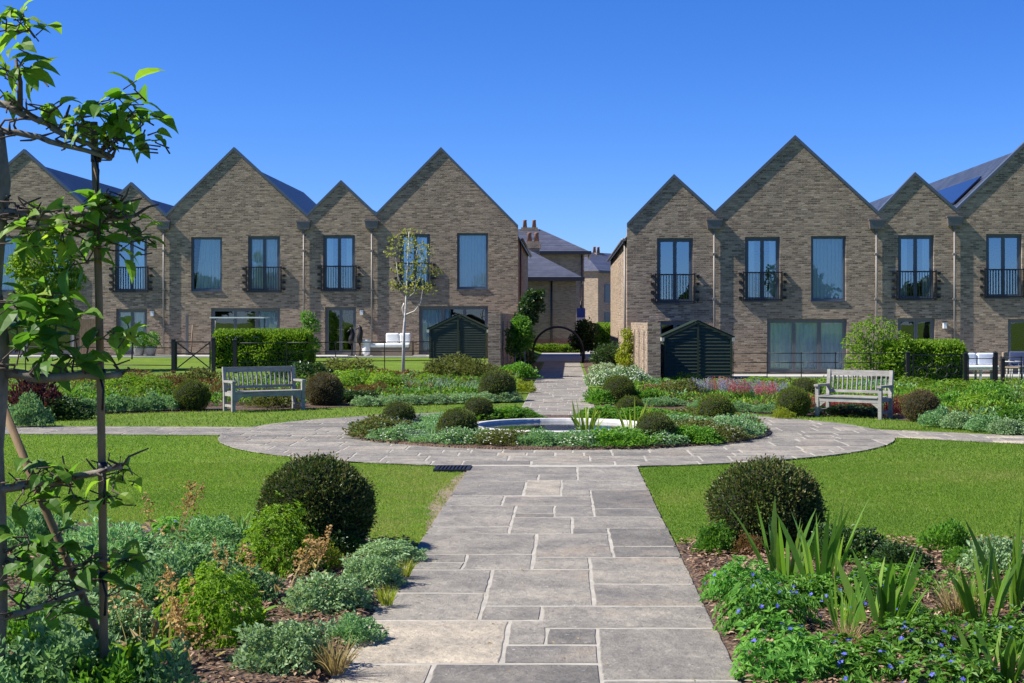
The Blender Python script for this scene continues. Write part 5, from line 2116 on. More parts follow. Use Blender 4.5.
put('straw', 332, 684, 46, 36, 'straw coloured grass tuft by the path at the bottom of the left bed', group=GL)
put('ytuft', 386, 612, 26, 22, 'tiny yellow green tuft on the left path edge, middle one', group=GL)
put('ytuft', 402, 583, 30, 20, 'tiny yellow green tuft on the left path edge, farthest one', group=GL)
put('greygreen', 352, 648, 54, 21, 'low grey green clump between the straw tuft and the path', group=GL)
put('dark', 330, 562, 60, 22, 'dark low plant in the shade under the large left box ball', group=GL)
put('greygreen', 22, 556, 70, 40, 'grey green clump beside the trunk at the left edge', group=GL)
put('green', 95, 612, 76, 34, 'mid green clump between the diagonal cane and the upright cane', group=GL)
put('lime', 320, 575, 40, 20, 'small lime clump below the large left box ball', group=GL)

PM['tallgrey'] = [mound_mesh('foliage_mound', 0.26, 0.68, 3600, 0.05, 0.028, [M['greygreen']], 0.7, 170)]
PM['tallgreen'] = [mound_mesh('foliage_mound', 0.26, 0.66, 3200, 0.055, 0.032, [M['green']], 0.7, 172)]
BASE['tallgrey'] = (.26, .7)
BASE['tallgreen'] = (.26, .68)


def near_clump(kind, px, ptop, Y, w, label):
    rb, hb = BASE.get(kind, (0.30, 0.26))
    zt = EYE - (ptop - CY) * Y / F
    i = cnt.get(kind, 0)
    cnt[kind] = i + 1
    plant(NAMES.get(kind, 'foliage_mound'), PM[kind][i % len(PM[kind])], ((px - CX) * Y / F, Y, 0.04), label, 'plant', GL, w / rb, zt / hb)


near_clump('tallgrey', 60, 652, 5.55, 0.26, 'tall grey green clump at the foot of the trained fruit tree')
near_clump('tallgreen', 112, 655, 5.45, 0.20, 'tall leafy clump hiding the foot of the upright cane')
near_clump('tallgrey', 166, 672, 5.5, 0.17, 'tall grey green clump hiding the foot of the slanting cane')
near_clump('tallgrey', 8, 676, 5.4, 0.22, 'tall silvery clump in the bottom left corner')

GR = 'clumps in the right foreground bed'
put('iris', 790, 592, 58, 84, 'sword leaved iris in front of the right box ball, left one of the pair', group=GR)
put('iris', 822, 606, 52, 100, 'taller sword leaved iris in front of the right box ball, right one of the pair', group=GR)
put('iris', 884, 640, 76, 76, 'sword leaved iris in the middle of the right bed among blue flowers', group=GR)
put('iris', 985, 636, 56, 82, 'broad sword leaves left of the tallest iris near the right edge', group=GR)
put('iris', 1014, 622, 54, 112, 'tallest sword leaved iris at the right edge of the photo', group=GR)
put('iris', 1005, 700, 70, 62, 'sword leaves cut by the bottom right corner', group=GR)
put('iris', 846, 645, 30, 62, 'few thin sword leaves left of the middle iris', group=GR)
put('green', 717, 558, 38, 24, 'small bright leafy plant left of the right box ball at the path edge', group=GR)
put('russet', 750, 560, 30, 20, 'small russet clump under the right box ball', group=GR)
put('vincab', 742, 606, 74, 40, 'leafy green mound beside the right path edge, nearest the box ball', group=GR)
put('vincab', 772, 640, 92, 56, 'leafy green mound with blue flowers beside the path, middle of the right bed', group=GR)
put('vincab', 794, 688, 112, 56, 'largest leafy green mound at the bottom edge of the right bed', group=GR)
put('vinca', 842, 616, 80, 36, 'blue flowered periwinkle behind the middle iris', group=GR)
put('vinca', 800, 612, 70, 30, 'blue flowered periwinkle at the foot of the iris pair', group=GR)
put('vinca', 862, 690, 110, 44, 'blue flowered periwinkle at the bottom edge, right of the largest mound', group=GR)
put('vinca', 930, 665, 100, 40, 'blue flowered periwinkle between the middle iris and the right edge irises', group=GR)
put('vinca', 960, 700, 110, 40, 'blue flowered periwinkle at the bottom edge near the right corner', group=GR)
put('vinca', 890, 596, 80, 26, 'low blue flowered periwinkle before the bare mulch', group=GR)
put('vinca', 1010, 660, 80, 34, 'blue flowered periwinkle at the right edge of the photo', group=GR)
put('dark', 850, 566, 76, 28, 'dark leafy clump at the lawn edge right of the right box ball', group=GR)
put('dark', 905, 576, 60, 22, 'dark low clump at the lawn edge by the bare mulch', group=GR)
put('green', 950, 556, 46, 24, 'small green plant on the mulch at the lawn edge', group=GR)
put('green', 964, 572, 34, 16, 'smaller green plant on the mulch in front of the lawn edge one', group=GR)
put('silver', 1004, 580, 66, 34, 'pale grey plant at the right edge behind the tallest iris', group=GR)
put('straw', 962, 630, 48, 44, 'straw coloured grass tuft between the irises of the right bed', group=GR)
put('straw', 850, 656, 40, 26, 'small straw tuft left of the middle iris', group=GR)
put('vincab', 905, 628, 50, 30, 'small leafy mound right of the middle iris', group=GR)

# scattered flat weeds and dead leaves between the clumps
def litter(name, xr_, yr_, n, mat, L, W, up, kindlab):
    lv = Leaves()
    x = rng.uniform(*xr_, n)
    y = rng.uniform(*yr_, n)
    cl = np.array([mnoise.noise(Vector((a * 1.6, b * 1.6, 3.3))) for a, b in zip(x, y)])
    k = cl > -0.05
    x, y = x[k], y[k]
    n = len(x)
    b = np.stack([x, y, np.full(n, 0.055)], 1)
    d = sph(n) * [1, 1, 0.3] + [0, 0, up]
    b[:, 2] += rng.uniform(0, 0.05, n) * (up > 0.2)
    lv.leaf(b, d, nrm(sph(n) * 0.5 + [0, 0, 1.0]), rng.uniform(.5, 1.3, n) * L, W, 0.2, 0.2, 0)
    return tag(obj(name, lv.mesh(name, [mat])), kind='stuff')


litter('ground_cover', (2.1, 5.4), (6.3, 10.9), 9000, M['green'], 0.045, 0.024, 0.7, '')
litter('leaf_litter', (0.98, 5.4), (6.0, 11.6), 1800, M['straw'], 0.035, 0.018, 0.1, '')
litter('leaf_litter', (-5.0, -1.3), (6.0, 12.0), 1500, M['straw'], 0.035, 0.018, 0.1, '')
lv = Leaves()
n = 170
x = np.where(rng.random(n) < 0.5, rng.uniform(PXL, PXR, n), rng.choice([PXL, PXR], n) + rng.normal(0, 0.07, n))
x = np.clip(x, PXL + 0.01, PXR - 0.01)
y = rng.uniform(7.0, 17.5, n)
lv.leaf(np.stack([x, y, np.full(n, 0.028)], 1), sph(n) * [1, 1, .15], nrm(sph(n) * .4 + [0, 0, 1]), rng.uniform(.012, .04, n), rng.uniform(.008, .018, n), .1, .1, 0)
tag(obj('leaf_litter', lv.mesh('leaf_litter', [M['straw']])), kind='stuff')
M['chip'] = leafmat('bark_chip', [(0.05, 0.026, 0.015), (0.13, 0.075, 0.045), (0.24, 0.15, 0.095), (0.38, 0.27, 0.19)], 0.0, 0.9, 0.15)
for rg, nn in (((0.95, 5.4), 26000), ((-5.5, -1.28), 20000)):
    lv = Leaves()
    x, y = rng.uniform(*rg, nn), rng.uniform(6.2, 11.9, nn)
    lv.leaf(np.stack([x, y, rng.uniform(.045, .075, nn)], 1), sph(nn) * [1, 1, .25], nrm(sph(nn) * .45 + [0, 0, 1]), rng.uniform(.02, .07, nn), rng.uniform(.012, .028, nn), 0.05, 0.05, 0)
    tag(obj('bark_chips', lv.mesh('bark_chips', [M['chip']])), kind='stuff')
litter('ground_cover', (-6.0, -2.3), (6.3, 12.4), 9000, M['greygreen'], 0.05, 0.024, 0.6, '')

# -------- island planting round the pond
GI = 'low clumps of the round pond bed'
ordn = ['first', 'second', 'third', 'fourth', 'fifth', 'sixth', 'seventh', 'eighth', 'ninth', 'tenth', 'eleventh', 'twelfth', 'thirteenth', 'fourteenth', 'fifteenth', 'sixteenth']
front = []
for i in range(16):
    a = math.pi * (1.04 + 0.92 * i / 15)
    kd = ['lav', 'lav', 'olive', 'daisy', 'lav', 'daisy', 'daisy', 'greygreen', 'daisy', 'green', 'daisy', 'green', 'daisy', 'daisy', 'daisy', 'olive'][i]
    front.append((a, 3.12 + 0.13 * math.sin(i * 7), kd, 0.40 + 0.05 * math.sin(i * 4.3), 0.16 if 2 < i < 13 else 0.21))
txt = {'lav': 'grey lavender clump', 'olive': 'olive green clump', 'daisy': 'white flowered low clump', 'greygreen': 'grey green clump', 'green': 'fresh green clump'}


def at_island(kind, a, rr, w, h, label):
    rb, hb = BASE.get(kind, (0.30, 0.26))
    x, y = PC[0] + rr * math.cos(a), PC[1] + rr * math.sin(a)
    i = cnt.get(kind, 0)
    cnt[kind] = i + 1
    if rr < 3:
        h = min(h, 0.19)
    plant(NAMES.get(kind, 'foliage_mound'), PM[kind][i % len(PM[kind])], (x, y, 0.06), label, 'plant', GI, w / rb, h / hb)


for i, (a, rr, kd, w, h) in enumerate(front):
    at_island(kd, a, rr, w, h * (1.15 if kd == 'lav' else 1.25), f"{txt[kd]}, {ordn[i]} from the left along the front rim of the pond bed")
for i in range(12):
    a = math.pi * (1.09 + 0.82 * i / 11)
    kd = ['lav', 'greygreen', 'bluegrey', 'daisy', 'green', 'daisy', 'green', 'green', 'daisy', 'green', 'olive', 'daisy'][i]
    w, h = (0.36, 0.10) if 2 < i < 10 else (0.42, 0.19)
    at_island(kd, a, 2.5, w, h, f"{txt.get(kd, 'blue grey clump')}, {ordn[i]} from the left in the second row of the pond bed")
for i, (a, rr, kd, w, h, lab) in enumerate([
    (math.pi * 0.98, 2.9, 'lav', .5, .34, 'tall grey lavender at the left tip of the pond bed'), (math.pi * 0.95, 2.2, 'bluegrey', .45, .42, 'blue grey clump left of the pond, behind the lavender'),
    (math.pi * 0.02, 2.8, 'daisy', .55, .38, 'white flowered clump at the right tip of the pond bed'), (math.pi * 0.05, 2.15, 'daisy', .5, .42, 'white flowered clump between the olive ball and the right tip of the pond bed'),
    (math.pi * 0.12, 2.1, 'green', .42, .45, 'upright green clump just right of the pond, before the olive ball'), (math.pi * 1.03, 1.95, 'bluegrey', .4, .36, 'blue green clump at the left end of the pond rim'),
    (math.pi * 0.62, 2.6, 'green', .5, .24, 'low green cushion behind the pond, left of its centre'), (math.pi * 0.70, 2.7, 'green', .5, .24, 'low green cushion behind the pond, farther left'),
    (math.pi * 0.40, 2.6, 'green', .45, .24, 'low green cushion behind the pond, right of its centre'), (math.pi * 0.30, 2.6, 'green', .5, .28, 'low green cushion behind the pond by the small olive ball'),
    (math.pi * 0.82, 2.5, 'lav', .45, .36, 'grey lavender behind the left pond balls'), (math.pi * 0.2, 2.9, 'olive', .5, .3, 'olive clump behind the right pond ball')]):
    at_island(kd, a, rr, w, h, lab)
for i in range(9):
    kd = ['greygreen', 'olive', 'green', 'daisy', 'greygreen', 'green', 'daisy', 'olive', 'green'][i]
    at_island(kd, math.pi * (1.14 + 0.72 * i / 8), 1.92, 0.30, 0.085, f"{txt.get(kd)} close against the pond rim, {ordn[i]} from the left")
put('yiris', 587, 437, 40, 34, 'yellow green sword leaves standing in the pond front, left of the two', group=GI, z=0.05)
put('yiris', 634, 438, 36, 38, 'yellow green sword leaves at the right end of the pond, beside a dark box ball', group=GI, z=0.05)

# -------- back beds
def mass(name, front, back, at, n, hgt, mats, L, W, seed, w0=0.0, w1=1.0, t0=0.0, t1=1.0, mixing=None):
    """low mixed perennials that read as one mass"""
    lv = Leaves()
    tt = rng.uniform(t0, t1, n)
    ss = rng.uniform(w0, w1, n) ** 0.9
    P0 = np.array([at(front, t) for t in tt])
    P1 = np.array([at(back, t) for t in tt])
    xy = P0 + (P1 - P0) * ss[:, None]
    c = np.array([mnoise.noise(Vector((x * 0.9 + seed, y * 0.9, 0))) + 0.6 * mnoise.noise(Vector((x * 2.4, y * 2.4, seed))) for x, y in xy])
    top = np.clip(0.55 + 0.8 * c, 0.06, 1.3) * hgt
    z = np.array([H(x, y) for x, y in xy]) + 0.03 + top * (0.25 + 0.75 * np.sqrt(rng.random(n)))
    pos = np.concatenate([xy, z[:, None]], 1)
    which = np.array([mnoise.noise(Vector((x * 0.55 - seed, y * 0.75, 7.7))) for x, y in xy]) + rng.normal(0, 0.06, n)
    qs = np.quantile(which, np.linspace(0, 1, len(mats) + 1))
    for i in range(len(mats)):
        k = (which >= qs[i]) & (which <= qs[i + 1])
        m = k.sum()
        lv.leaf(pos[k], sph(m) + [0, 0, 0.8], nrm(sph(m) + [0, 0, .7]), rng.uniform(.6, 1.3, m) * L, rng.uniform(.8, 1.2, m) * W, 0.2, 0.2, i)
    return tag(obj(name, lv.mesh(name, mats)), kind='stuff')


lb = (LB_front, LB_back)


def at_pl(pl, t):
    t *= len(pl) - 1
    i = min(int(t), len(pl) - 2)
    u = t - i
    return (pl[i][0] + u * (pl[i + 1][0] - pl[i][0]), pl[i][1] + u * (pl[i + 1][1] - pl[i][1]))


mass('mixed_perennials', LB_front, LB_back, at_pl, 42000, 0.25, [M['green'], M['bright'], M['olive'], M['green'], M['greygreen'], M['bright'], M['russet']], 0.10, 0.05, 5, 0.10, 0.97)
mass('mixed_perennials', RB_front, RB_back, at_pl, 42000, 0.25, [M['green'], M['bright'], M['green'], M['olive'], M['bright'], M['greygreen']], 0.10, 0.05, 15, 0.10, 0.97, 0.03, 1.0)

GB = 'clumps in the left back bed'
for i, px in enumerate((62, 84, 106, 126, 146, 166)):
    put('greygreen', px, 415 - i * 0.7, 30, 18, f'grey green leafy clump, {ordn[i]} from the left along the front of the left back bed', group=GB)
for i, px in enumerate((366, 389, 412, 436, 460, 482, 506)):
    put('silver', px, 407 - i * 0.7, 27, 12, f'low silver cushion, {ordn[i]} from the left along the lawn edge, left half', group=GB)
put('purple', 30, 420, 48, 44, 'dark purple leaved shrub at the left edge beyond the side path', 'shrub', GB)
put('greygreen', 24, 428, 40, 26, 'green leafy clump under the dark purple shrub at the left edge', group=GB)
put('dark', 52, 420, 60, 24, 'dark green clump right of the dark purple shrub', group=GB)
put('strap', 118, 405, 30, 26, 'upright green blades right of the bamboo cane in the back bed', group=GB)
put('strap', 66, 400, 30, 24, 'upright green blades left of the bamboo cane in the back bed', group=GB)
put('bright', 150, 402, 46, 26, 'fresh green mound left of the clipped green ball', group=GB)
put('bright', 122, 396, 40, 24, 'fresh green mound behind the upright blades by the cane', group=GB)
put('russet', 165, 392, 40, 22, 'russet tinged clump behind the clipped green ball', group=GB)
put('russet', 130, 384, 44, 16, 'russet tinged clump near the rail fence left of the gate', group=GB)
put('olive', 200, 388, 40, 20, 'olive clump behind the clipped green ball, before the crossed gate', group=GB)
put('russet', 217, 402, 24, 26, 'orange brown clump touching the left end of the left bench', group=GB)
put('olive', 270, 408, 50, 18, 'low olive clump with pale flowers under the left bench', group=GB)
put('bright', 350, 394, 50, 24, 'bright green mound right of the reddish clipped ball', group=GB)
put('bright', 385, 396, 42, 26, 'bright green mound at the foot of the small birch, left side', group=GB)
put('dark', 356, 404, 44, 14, 'dark green low clump beside the reddish clipped ball', group=GB)
put('russet', 372, 398, 36, 18, 'russet clump before the small birch', group=GB)
put('lav', 424, 396, 46, 26, 'blue grey lavender clump in the back bed right of the small birch', group=GB)
put('lav', 458, 397, 40, 22, 'blue grey lavender clump left of the dark ball by the alley path', group=GB)
put('olive', 345, 376, 56, 18, 'brownish green clump along the lawn strip before the sofa, left one', group=GB)
put('olive', 440, 382, 46, 22, 'olive shrub before the left shed, nearest the birch', 'shrub', GB)
put('olive', 472, 382, 44, 23, 'olive shrub before the left shed, beside the brick pier', 'shrub', GB)
put('olive', 455, 374, 48, 19, 'olive shrub behind the others before the left shed', 'shrub', GB)
put('bright', 430, 392, 36, 18, 'small fresh green mound in the bed before the left shed', group=GB)
put('lime', 523, 394, 22, 14, 'yellow lime clump at the left edge of the alley path', group=GB)
put('green', 515, 380, 40, 18, 'green clump at the foot of the standard tree beside the alley path', group=GB)
put('dark', 300, 384, 60, 24, 'dark clump at the right foot of the clipped hedge', group=GB)

GC = 'clumps in the right back bed'
put('white', 606, 388, 36, 20, 'white flowered shrub at the right edge of the alley path, nearest the path', 'shrub', GC)
put('white', 632, 389, 40, 24, 'white flowered shrub against the pale garden wall', 'shrub', GC)
put('white', 604, 374, 26, 11, 'white flowered shrub farther up the alley path', 'shrub', GC)
put('green', 600, 405, 30, 16, 'green clump left of the olive ball at the alley path', group=GC)
put('green', 648, 404, 34, 14, 'green clump right of the olive ball at the alley path', group=GC)
put('russet', 665, 398, 46, 18, 'russet clump in front of the right garden wall pier', group=GC)
put('olive', 686, 402, 44, 22, 'olive clump before the right shed', group=GC)
put('greygreen', 664, 407, 40, 10, 'low grey green edging clump below the right shed', group=GC)
for i, (px, py, kd) in enumerate([(702, 402, 'mauve'), (718, 401, 'pink'), (730, 402, 'mauve'), (740, 404, 'pink'), (753, 403, 'mauve'), (766, 406, 'pink'), (778, 405, 'mauve')]):
    put(kd, px, py, 22, 30, f"{'pink' if kd == 'pink' else 'mauve grey'} flower clump, {ordn[i]} from the left in the flower row below the right houses", 'flowers', GC)
for i, px in enumerate((700, 722, 744, 766)):
    put('greygreen', px, 411 + i, 26, 10, f'low pale green edging clump, {ordn[i]} from the left under the pink flowers', group=GC)
put('red', 814, 412, 26, 22, 'red stemmed flowers left of the right bench seat', 'flowers', GC)
put('red', 840, 413, 30, 22, 'red stemmed flowers seen under the right bench', 'flowers', GC)
put('red', 868, 413, 26, 22, 'red stemmed flowers behind the right bench arm', 'flowers', GC)
put('red', 899, 417, 28, 28, 'brightest red stemmed flowers between the right bench and the brownish ball', 'flowers', GC)
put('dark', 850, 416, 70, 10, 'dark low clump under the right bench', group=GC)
put('lime', 784, 420, 20, 12, 'yellow green tuft at the foot of the olive ball left of the right bench', group=GC)
for i, (px, py) in enumerate([(940, 428), (964, 430), (988, 433), (1012, 436)]):
    put('silver' if i % 2 else 'greygreen', px, py, 34, 15, f'grey leaved clump, {ordn[i]} from the left along the lawn edge, right', group=GC)
for i, (px, py, kd) in enumerate([(930, 405, 'bright'), (955, 412, 'green'), (980, 416, 'bright'), (1005, 412, 'green'), (1016, 424, 'green'), (960, 398, 'bright'), (915, 396, 'bright'), (990, 402, 'green')]):
    put(kd, px, py, 42, 19, f"{'fresh' if kd == 'bright' else 'deep'} green mound on the bank right of the right bench, {ordn[i]} from the left", group=GC)
put('lime', 690, 386, 40, 12, 'yellow green clump at the foot of the right shed', group=GC)
put('bright', 760, 389, 50, 12, 'bright green clump at the rail fence before the glass doors', group=GC)
put('bright', 720, 390, 44, 11, 'bright green clump at the rail fence right of the shed', group=GC)


# -------- hedges and larger shrubs
def hedge(label, loc, w, d, h, n, mats, L=0.09, W=0.05, rz=0.0, mix=0.0):
    o = empty('clipped_hedge', loc, rz, label, 'hedge', 'clipped hedges')
    lv = Leaves()
    f = rng.random(n)
    x = rng.uniform(-w / 2, w / 2, n)
    y = rng.uniform(-d / 2, d / 2, n)
    z = rng.uniform(0.05, h, n)
    face = rng.integers(0, 5, n)
    nr = np.zeros((n, 3))
    wob = lambda a, b: np.array([0.19 * mnoise.noise(Vector((p * 1.6, q * 1.6, 2))) for p, q in zip(a, b)])
    k = (face == 0) | (face == 1)
    z[k] = h * rng.uniform(0.93, 1.02, k.sum()) + wob(x[k], y[k])
    nr[k] = [0, 0, 1]
    k = face == 2
    y[k] = -d / 2 * rng.uniform(0.85, 1.03, k.sum()) + wob(x[k], z[k])
    nr[k] = [0, -1, 0]
    k = face == 3
    x[k] = -w / 2 * rng.uniform(0.96, 1.01, k.sum()) + wob(y[k], z[k])
    nr[k] = [-1, 0, 0]
    k = face == 4
    x[k] = w / 2 * rng.uniform(0.96, 1.01, k.sum()) + wob(y[k], z[k])
    nr[k] = [1, 0, 0]
    pos = np.stack([x, y, z], 1)
    lv.leaf(pos, nrm(nr + 0.9 * sph(n) + [0, 0, .4]), nrm(nr + 0.6 * sph(n)), rng.uniform(.6, 1.3, n) * L, W, 0.2, 0.2, 0, np.clip(rng.normal(.5, .25, n), 0, 1))
    # leggy new growth along the top
    m = n // 12
    b = np.stack([rng.uniform(-w / 2, w / 2, m), rng.uniform(-d / 2, d / 2, m), h + rng.uniform(0, .14, m)], 1)
    lv.leaf(b, sph(m) * .6 + [0, 0, 1], sph(m), L, W, .2, .1, 0)
    obj('foliage', lv.mesh('foliage', [mats[0]]), o)
    mb = MB()
    mb.rng(-w / 2 * .93, w / 2 * .93, -d / 2 * .82, d / 2 * .82, 0, h * .9)
    mb.build('twigs', M['boxcore'], o)
    return o


yh = 47.0
hedge('bright green clipped hedge behind the left bench', (P(263, 0, yh).x, yh, H(-10, yh)), 92 * yh / F, 1.1, 1.12, 16000, [M['bright']])
yh = 45.5
hedge('yellow green clipped hedge behind the scrolled iron gate', (P(921, 0, yh).x, yh, H(10, yh)), 76 * yh / F, 1.2, 1.25, 13000, [M['bright']])
yh = 84.0
hedge('dark green hedge at the right of the alley beyond the arch', (P(608, 0, yh).x, 78.0, 0), 1.6, 6.0, 1.55, 6000, [M['bright']], 0.12, 0.08)
hedge('low sunlit hedge strip at the foot of the far buff building', (P(556, 0, 82).x, 81.0, 0), 2.8, 0.6, 0.36, 3000, [M['bright']], 0.1, 0.06)


def shrub(name, label, loc, blobs, n, L, W, mat, stems, cat='shrub', group=None, trunkmat=None, amp=0.4, shell=0.3):
    """woody shrub or small tree: stems (lists of points) and leaf clouds"""
    o = empty(name, loc, 0, label, cat, group)
    lv = Leaves()
    tot = sum(b[1] ** 2 for b in blobs)
    for i, (c, r, sq) in enumerate(blobs):
        shrub_leaves(lv, c, np.array([r, r, r * sq]), max(30, int(n * r * r / tot)), L, W, 0, amp, i * 3.1 + loc[0], shell)
    obj('foliage' if name.endswith('shrub') else 'crown', lv.mesh('crown', [mat]), o)
    mb = MB()
    for pts, r0, r1 in stems:
        k = len(pts)
        mb.tube(pts, [r0 + (r1 - r0) * j / (k - 1) for j in range(k)], 8)
    mb.build('stems' if name.endswith('shrub') else 'trunk', trunkmat or M['bark'], o)
    return o


# birch
yb_ = G(403, 378).y
kk = yb_ / F
bx, by, bz = G(403, 378)


def bp(px, py, dy=0.0):
    return ((px - 403) * kk, dy, (378 - py) * kk)


blobs = []
for (px, py, r) in [(410, 236, 8), (396, 240, 6), (416, 246, 8), (403, 252, 7), (420, 262, 8), (398, 268, 7), (412, 274, 8), (425, 270, 6), (396, 285, 6), (420, 286, 7), (408, 290, 5), (430, 288, 5), (428, 250, 5), (390, 252, 5), (437, 272, 4)]:
    x, y, z = bp(px, py)
    blobs.append(((x, rng.uniform(-.35, .35), z), r * kk * 1.25, 0.8))
stems = [([bp(403, 379), bp(404, 330), bp(405.5, 312), bp(407, 280), bp(409, 232)], 0.055, 0.012),
         ([bp(404.5, 318), bp(402, 308, .1), bp(403.5, 303, .1)], 0.03, 0.02),
         ([bp(405, 315), bp(415, 311, -.1), bp(421, 303, -.1), bp(424, 285, -.15)], 0.022, 0.006),
         ([bp(406, 300), bp(414, 292, .1), bp(417, 270, .1)], 0.018, 0.005),
         ([bp(406.5, 292), bp(399, 280, -.1), bp(396, 258, -.1)], 0.018, 0.004),
         ([bp(407.5, 272), bp(415, 258, .1), bp(418, 244, .1)], 0.012, 0.004)]
shrub('birch_tree', 'slender young birch with a white trunk and sparse yellow green leaves before the left terrace', (bx, by, bz), blobs, 620, 0.10, 0.065, M['birchleaf'], stems, 'tree', None, M['birch'], 0.5, 0.05)

# small tree at far left behind the fruit tree
yt = 45.0
zt_ = H(-16, yt)
c0 = P(45, 0, yt).x
bl = []
for (px, py, r) in [(38, 262, 18), (58, 255, 16), (28, 290, 18), (52, 290, 20), (66, 280, 14), (40, 318, 18), (24, 268, 12), (60, 312, 14), (42, 236, 10), (38, 212, 9)]:
    q = P(px, py, yt)
    bl.append(((q.x - c0, rng.uniform(-.5, .5), q.z - zt_), r * yt / F, 0.9))
shrub('small_tree', 'bushy small tree with fresh round leaves at the far left, behind the trained fruit tree', (c0, yt, zt_), bl, 5200, 0.13, 0.10, M['bright'],
      [([(0, 0, -0.1), (0.05, 0, 1.2), (-0.05, 0, 2.6), (-0.1, 0, 4.2)], 0.07, 0.015), ([(0.03, 0, 1.3), (.5, .1, 2.0), (.7, .1, 2.6)], .03, .01), ([(0.0, 0, 1.5), (-.5, -.1, 2.2), (-.6, -.1, 2.9)], .03, .01)], 'tree')

# airy shrub right of the glass doors
ya_ = 45.0
c0 = P(874, 0, ya_).x
z0 = H(10, ya_)
bl = []
for (px, py, r) in [(862, 330, 9), (856, 342, 10), (870, 350, 12), (880, 338, 9), (890, 328, 8), (900, 340, 8), (860, 360, 12), (880, 362, 12), (872, 322, 6), (896, 352, 9), (852, 368, 8), (892, 368, 10)]:
    q = P(px, py, ya_)
    bl.append(((q.x - c0, rng.uniform(-.35, .35), q.z - z0), r * ya_ / F * 1.15, 0.9))
shrub('leafy_shrub', 'tall airy light green shrub left of the yellow green hedge', (c0, ya_, z0), bl, 2600, 0.10, 0.06, M['bright'],
      [([(0.05 * i, 0, 0), (0.12 * i, 0.1, 1.0), (0.2 * i, 0.05, 1.9)], .025, .008) for i in (-2, -1, 0, 1, 2)], 'shrub', None, M['russet'] if False else None)

# climbers on the left house
yc = 58.0
c0 = P(307, 0, yc).x
bl = []
for (px, py, r) in [(307, 318, 6), (311, 326, 7), (303, 336, 8), (309, 345, 9), (300, 352, 9)]:
    q = P(px, py, yc)
    bl.append(((q.x - c0, rng.uniform(-.2, .2), q.z - ZL), r * yc / F, 1.0))
shrub('leafy_shrub', 'dark upright shrub between the swing seat and the open black glazed door', (c0, yc, ZL), bl, 1500, 0.13, 0.08, M['green'], [([(0, 0, 0), (0.05, 0, 1.0), (0.1, 0, 2.0)], .04, .01)])
# potted shrubs by the teal door
for px, lab in ((139, 'potted green shrub in a grey pot by the teal curtained door, left one'), (151, 'potted green shrub in a grey pot by the teal curtained door, right one')):
    q = P(px, 0, 59.3)
    o = empty('potted_shrub', (q.x, 59.3, zl), 0, lab, 'potted plant', 'potted shrubs on the left patio')
    mb = MB()
    mb.lathe([(0, 0), (0.17, 0), (0.24, 0.36), (0.25, 0.4), (0.21, 0.4), (0.2, 0.34), (0, 0.34)], 14)
    mb.build('pot', M['stone_pot'], o)
    lv = Leaves()
    shrub_leaves(lv, (0, 0, 0.65), np.array([.34, .34, .34]), 500, .1, .06, 0, .4, px)
    obj('foliage', lv.mesh('foliage', [M['green']]), o)

# alley: standard tree, climber, dark topiary tree, pale shrub
ys = 46.5
c0 = P(520, 0, ys).x
z0 = H(-1.5, ys)
q = P(520, 334, ys)
o = shrub('standard_tree', 'lollipop shaped standard tree on a thin stem beside the left garden wall', (c0, ys, z0),
          [((0, 0, q.z - z0), 12.5 * ys / F, 1.2), ((-.08, 0, q.z - z0 - .35), 11 * ys / F, 1.1), ((0.05, 0, q.z - z0 + .25), 9.5 * ys / F, 1.0)], 2600, .10, .06, M['green'],
          [([(0, 0, 0), (0.01, 0, 0.7), (0, 0, q.z - z0)], .03, .02)], 'tree')
mb = MB()
for s in (-1, 1):
    mb.tube([(s * 0.16, -0.1, 0), (s * 0.16, -0.1, 0.95)], 0.022, 8)
mb.tube([(-0.16, -0.13, 0.8), (0.16, -0.13, 0.8)], 0.015, 6)
mb.build('stakes', M['teak'], o)
yv = 56.0
c0 = P(528, 0, yv).x
bl = []
for (px, py, r) in [(533, 296, 6), (528, 306, 8), (535, 303, 7), (524, 318, 8), (530, 318, 7), (523, 332, 8), (527, 338, 6), (522, 346, 7), (541, 309, 3), (540, 294, 4)]:
    q = P(px, py, yv)
    bl.append(((q.x - c0, rng.uniform(-.2, .2), q.z), r * yv / F, 1.0))
shrub('climbing_shrub', 'tall dark climber on the left alley wall behind the standard tree', (c0, yv, 0), bl, 2600, .15, .10, M['dark'], [([(0, 0, 0), (-0.05, 0, 1.5), (0.1, 0, 3)], .05, .01)], 'climber')
yd = 68.0
c0 = P(583.5, 0, yd).x
bl = [((P(px, py, yd).x - c0, 0, P(px, py, yd).z), r * yd / F, sq) for (px, py, r, sq) in [(583, 338, 10, 1.1), (588, 330, 9, 1), (578, 342, 8, 1), (590, 344, 8, 1), (582, 327, 6, 1)]]
shrub('round_headed_tree', 'small dark round headed tree standing under the blue banner sign', (c0, yd, 0), bl, 2400, .14, .09, M['dark'], [([(0, 0, 0), (0, 0, 1.2)], .09, .06)], 'tree')
yg = 57.0
c0 = P(624, 0, yg).x
bl = [((P(px, py, yg).x - c0, rng.uniform(-.2, .2), P(px, py, yg).z), r * yg / F, 1) for (px, py, r) in [(622, 328, 5), (626, 336, 6), (622, 345, 7), (628, 352, 7), (621, 358, 7), (630, 343, 4), (616, 352, 5)]]
shrub('leafy_shrub', 'pale yellow green upright shrub against the sunlit alley wall', (c0 - .1, 51.0, 0), [((b[0][0] * .88, b[0][1], b[0][2] * .9), b[1] * .9, 1) for b in bl], 1500, .10, .06, M['lime'], [([(0, 0, 0), (0.05, 0, 1.2), (0, 0, 1.7)], .03, .01)])
yg = 60.0
c0 = P(607, 0, yg).x
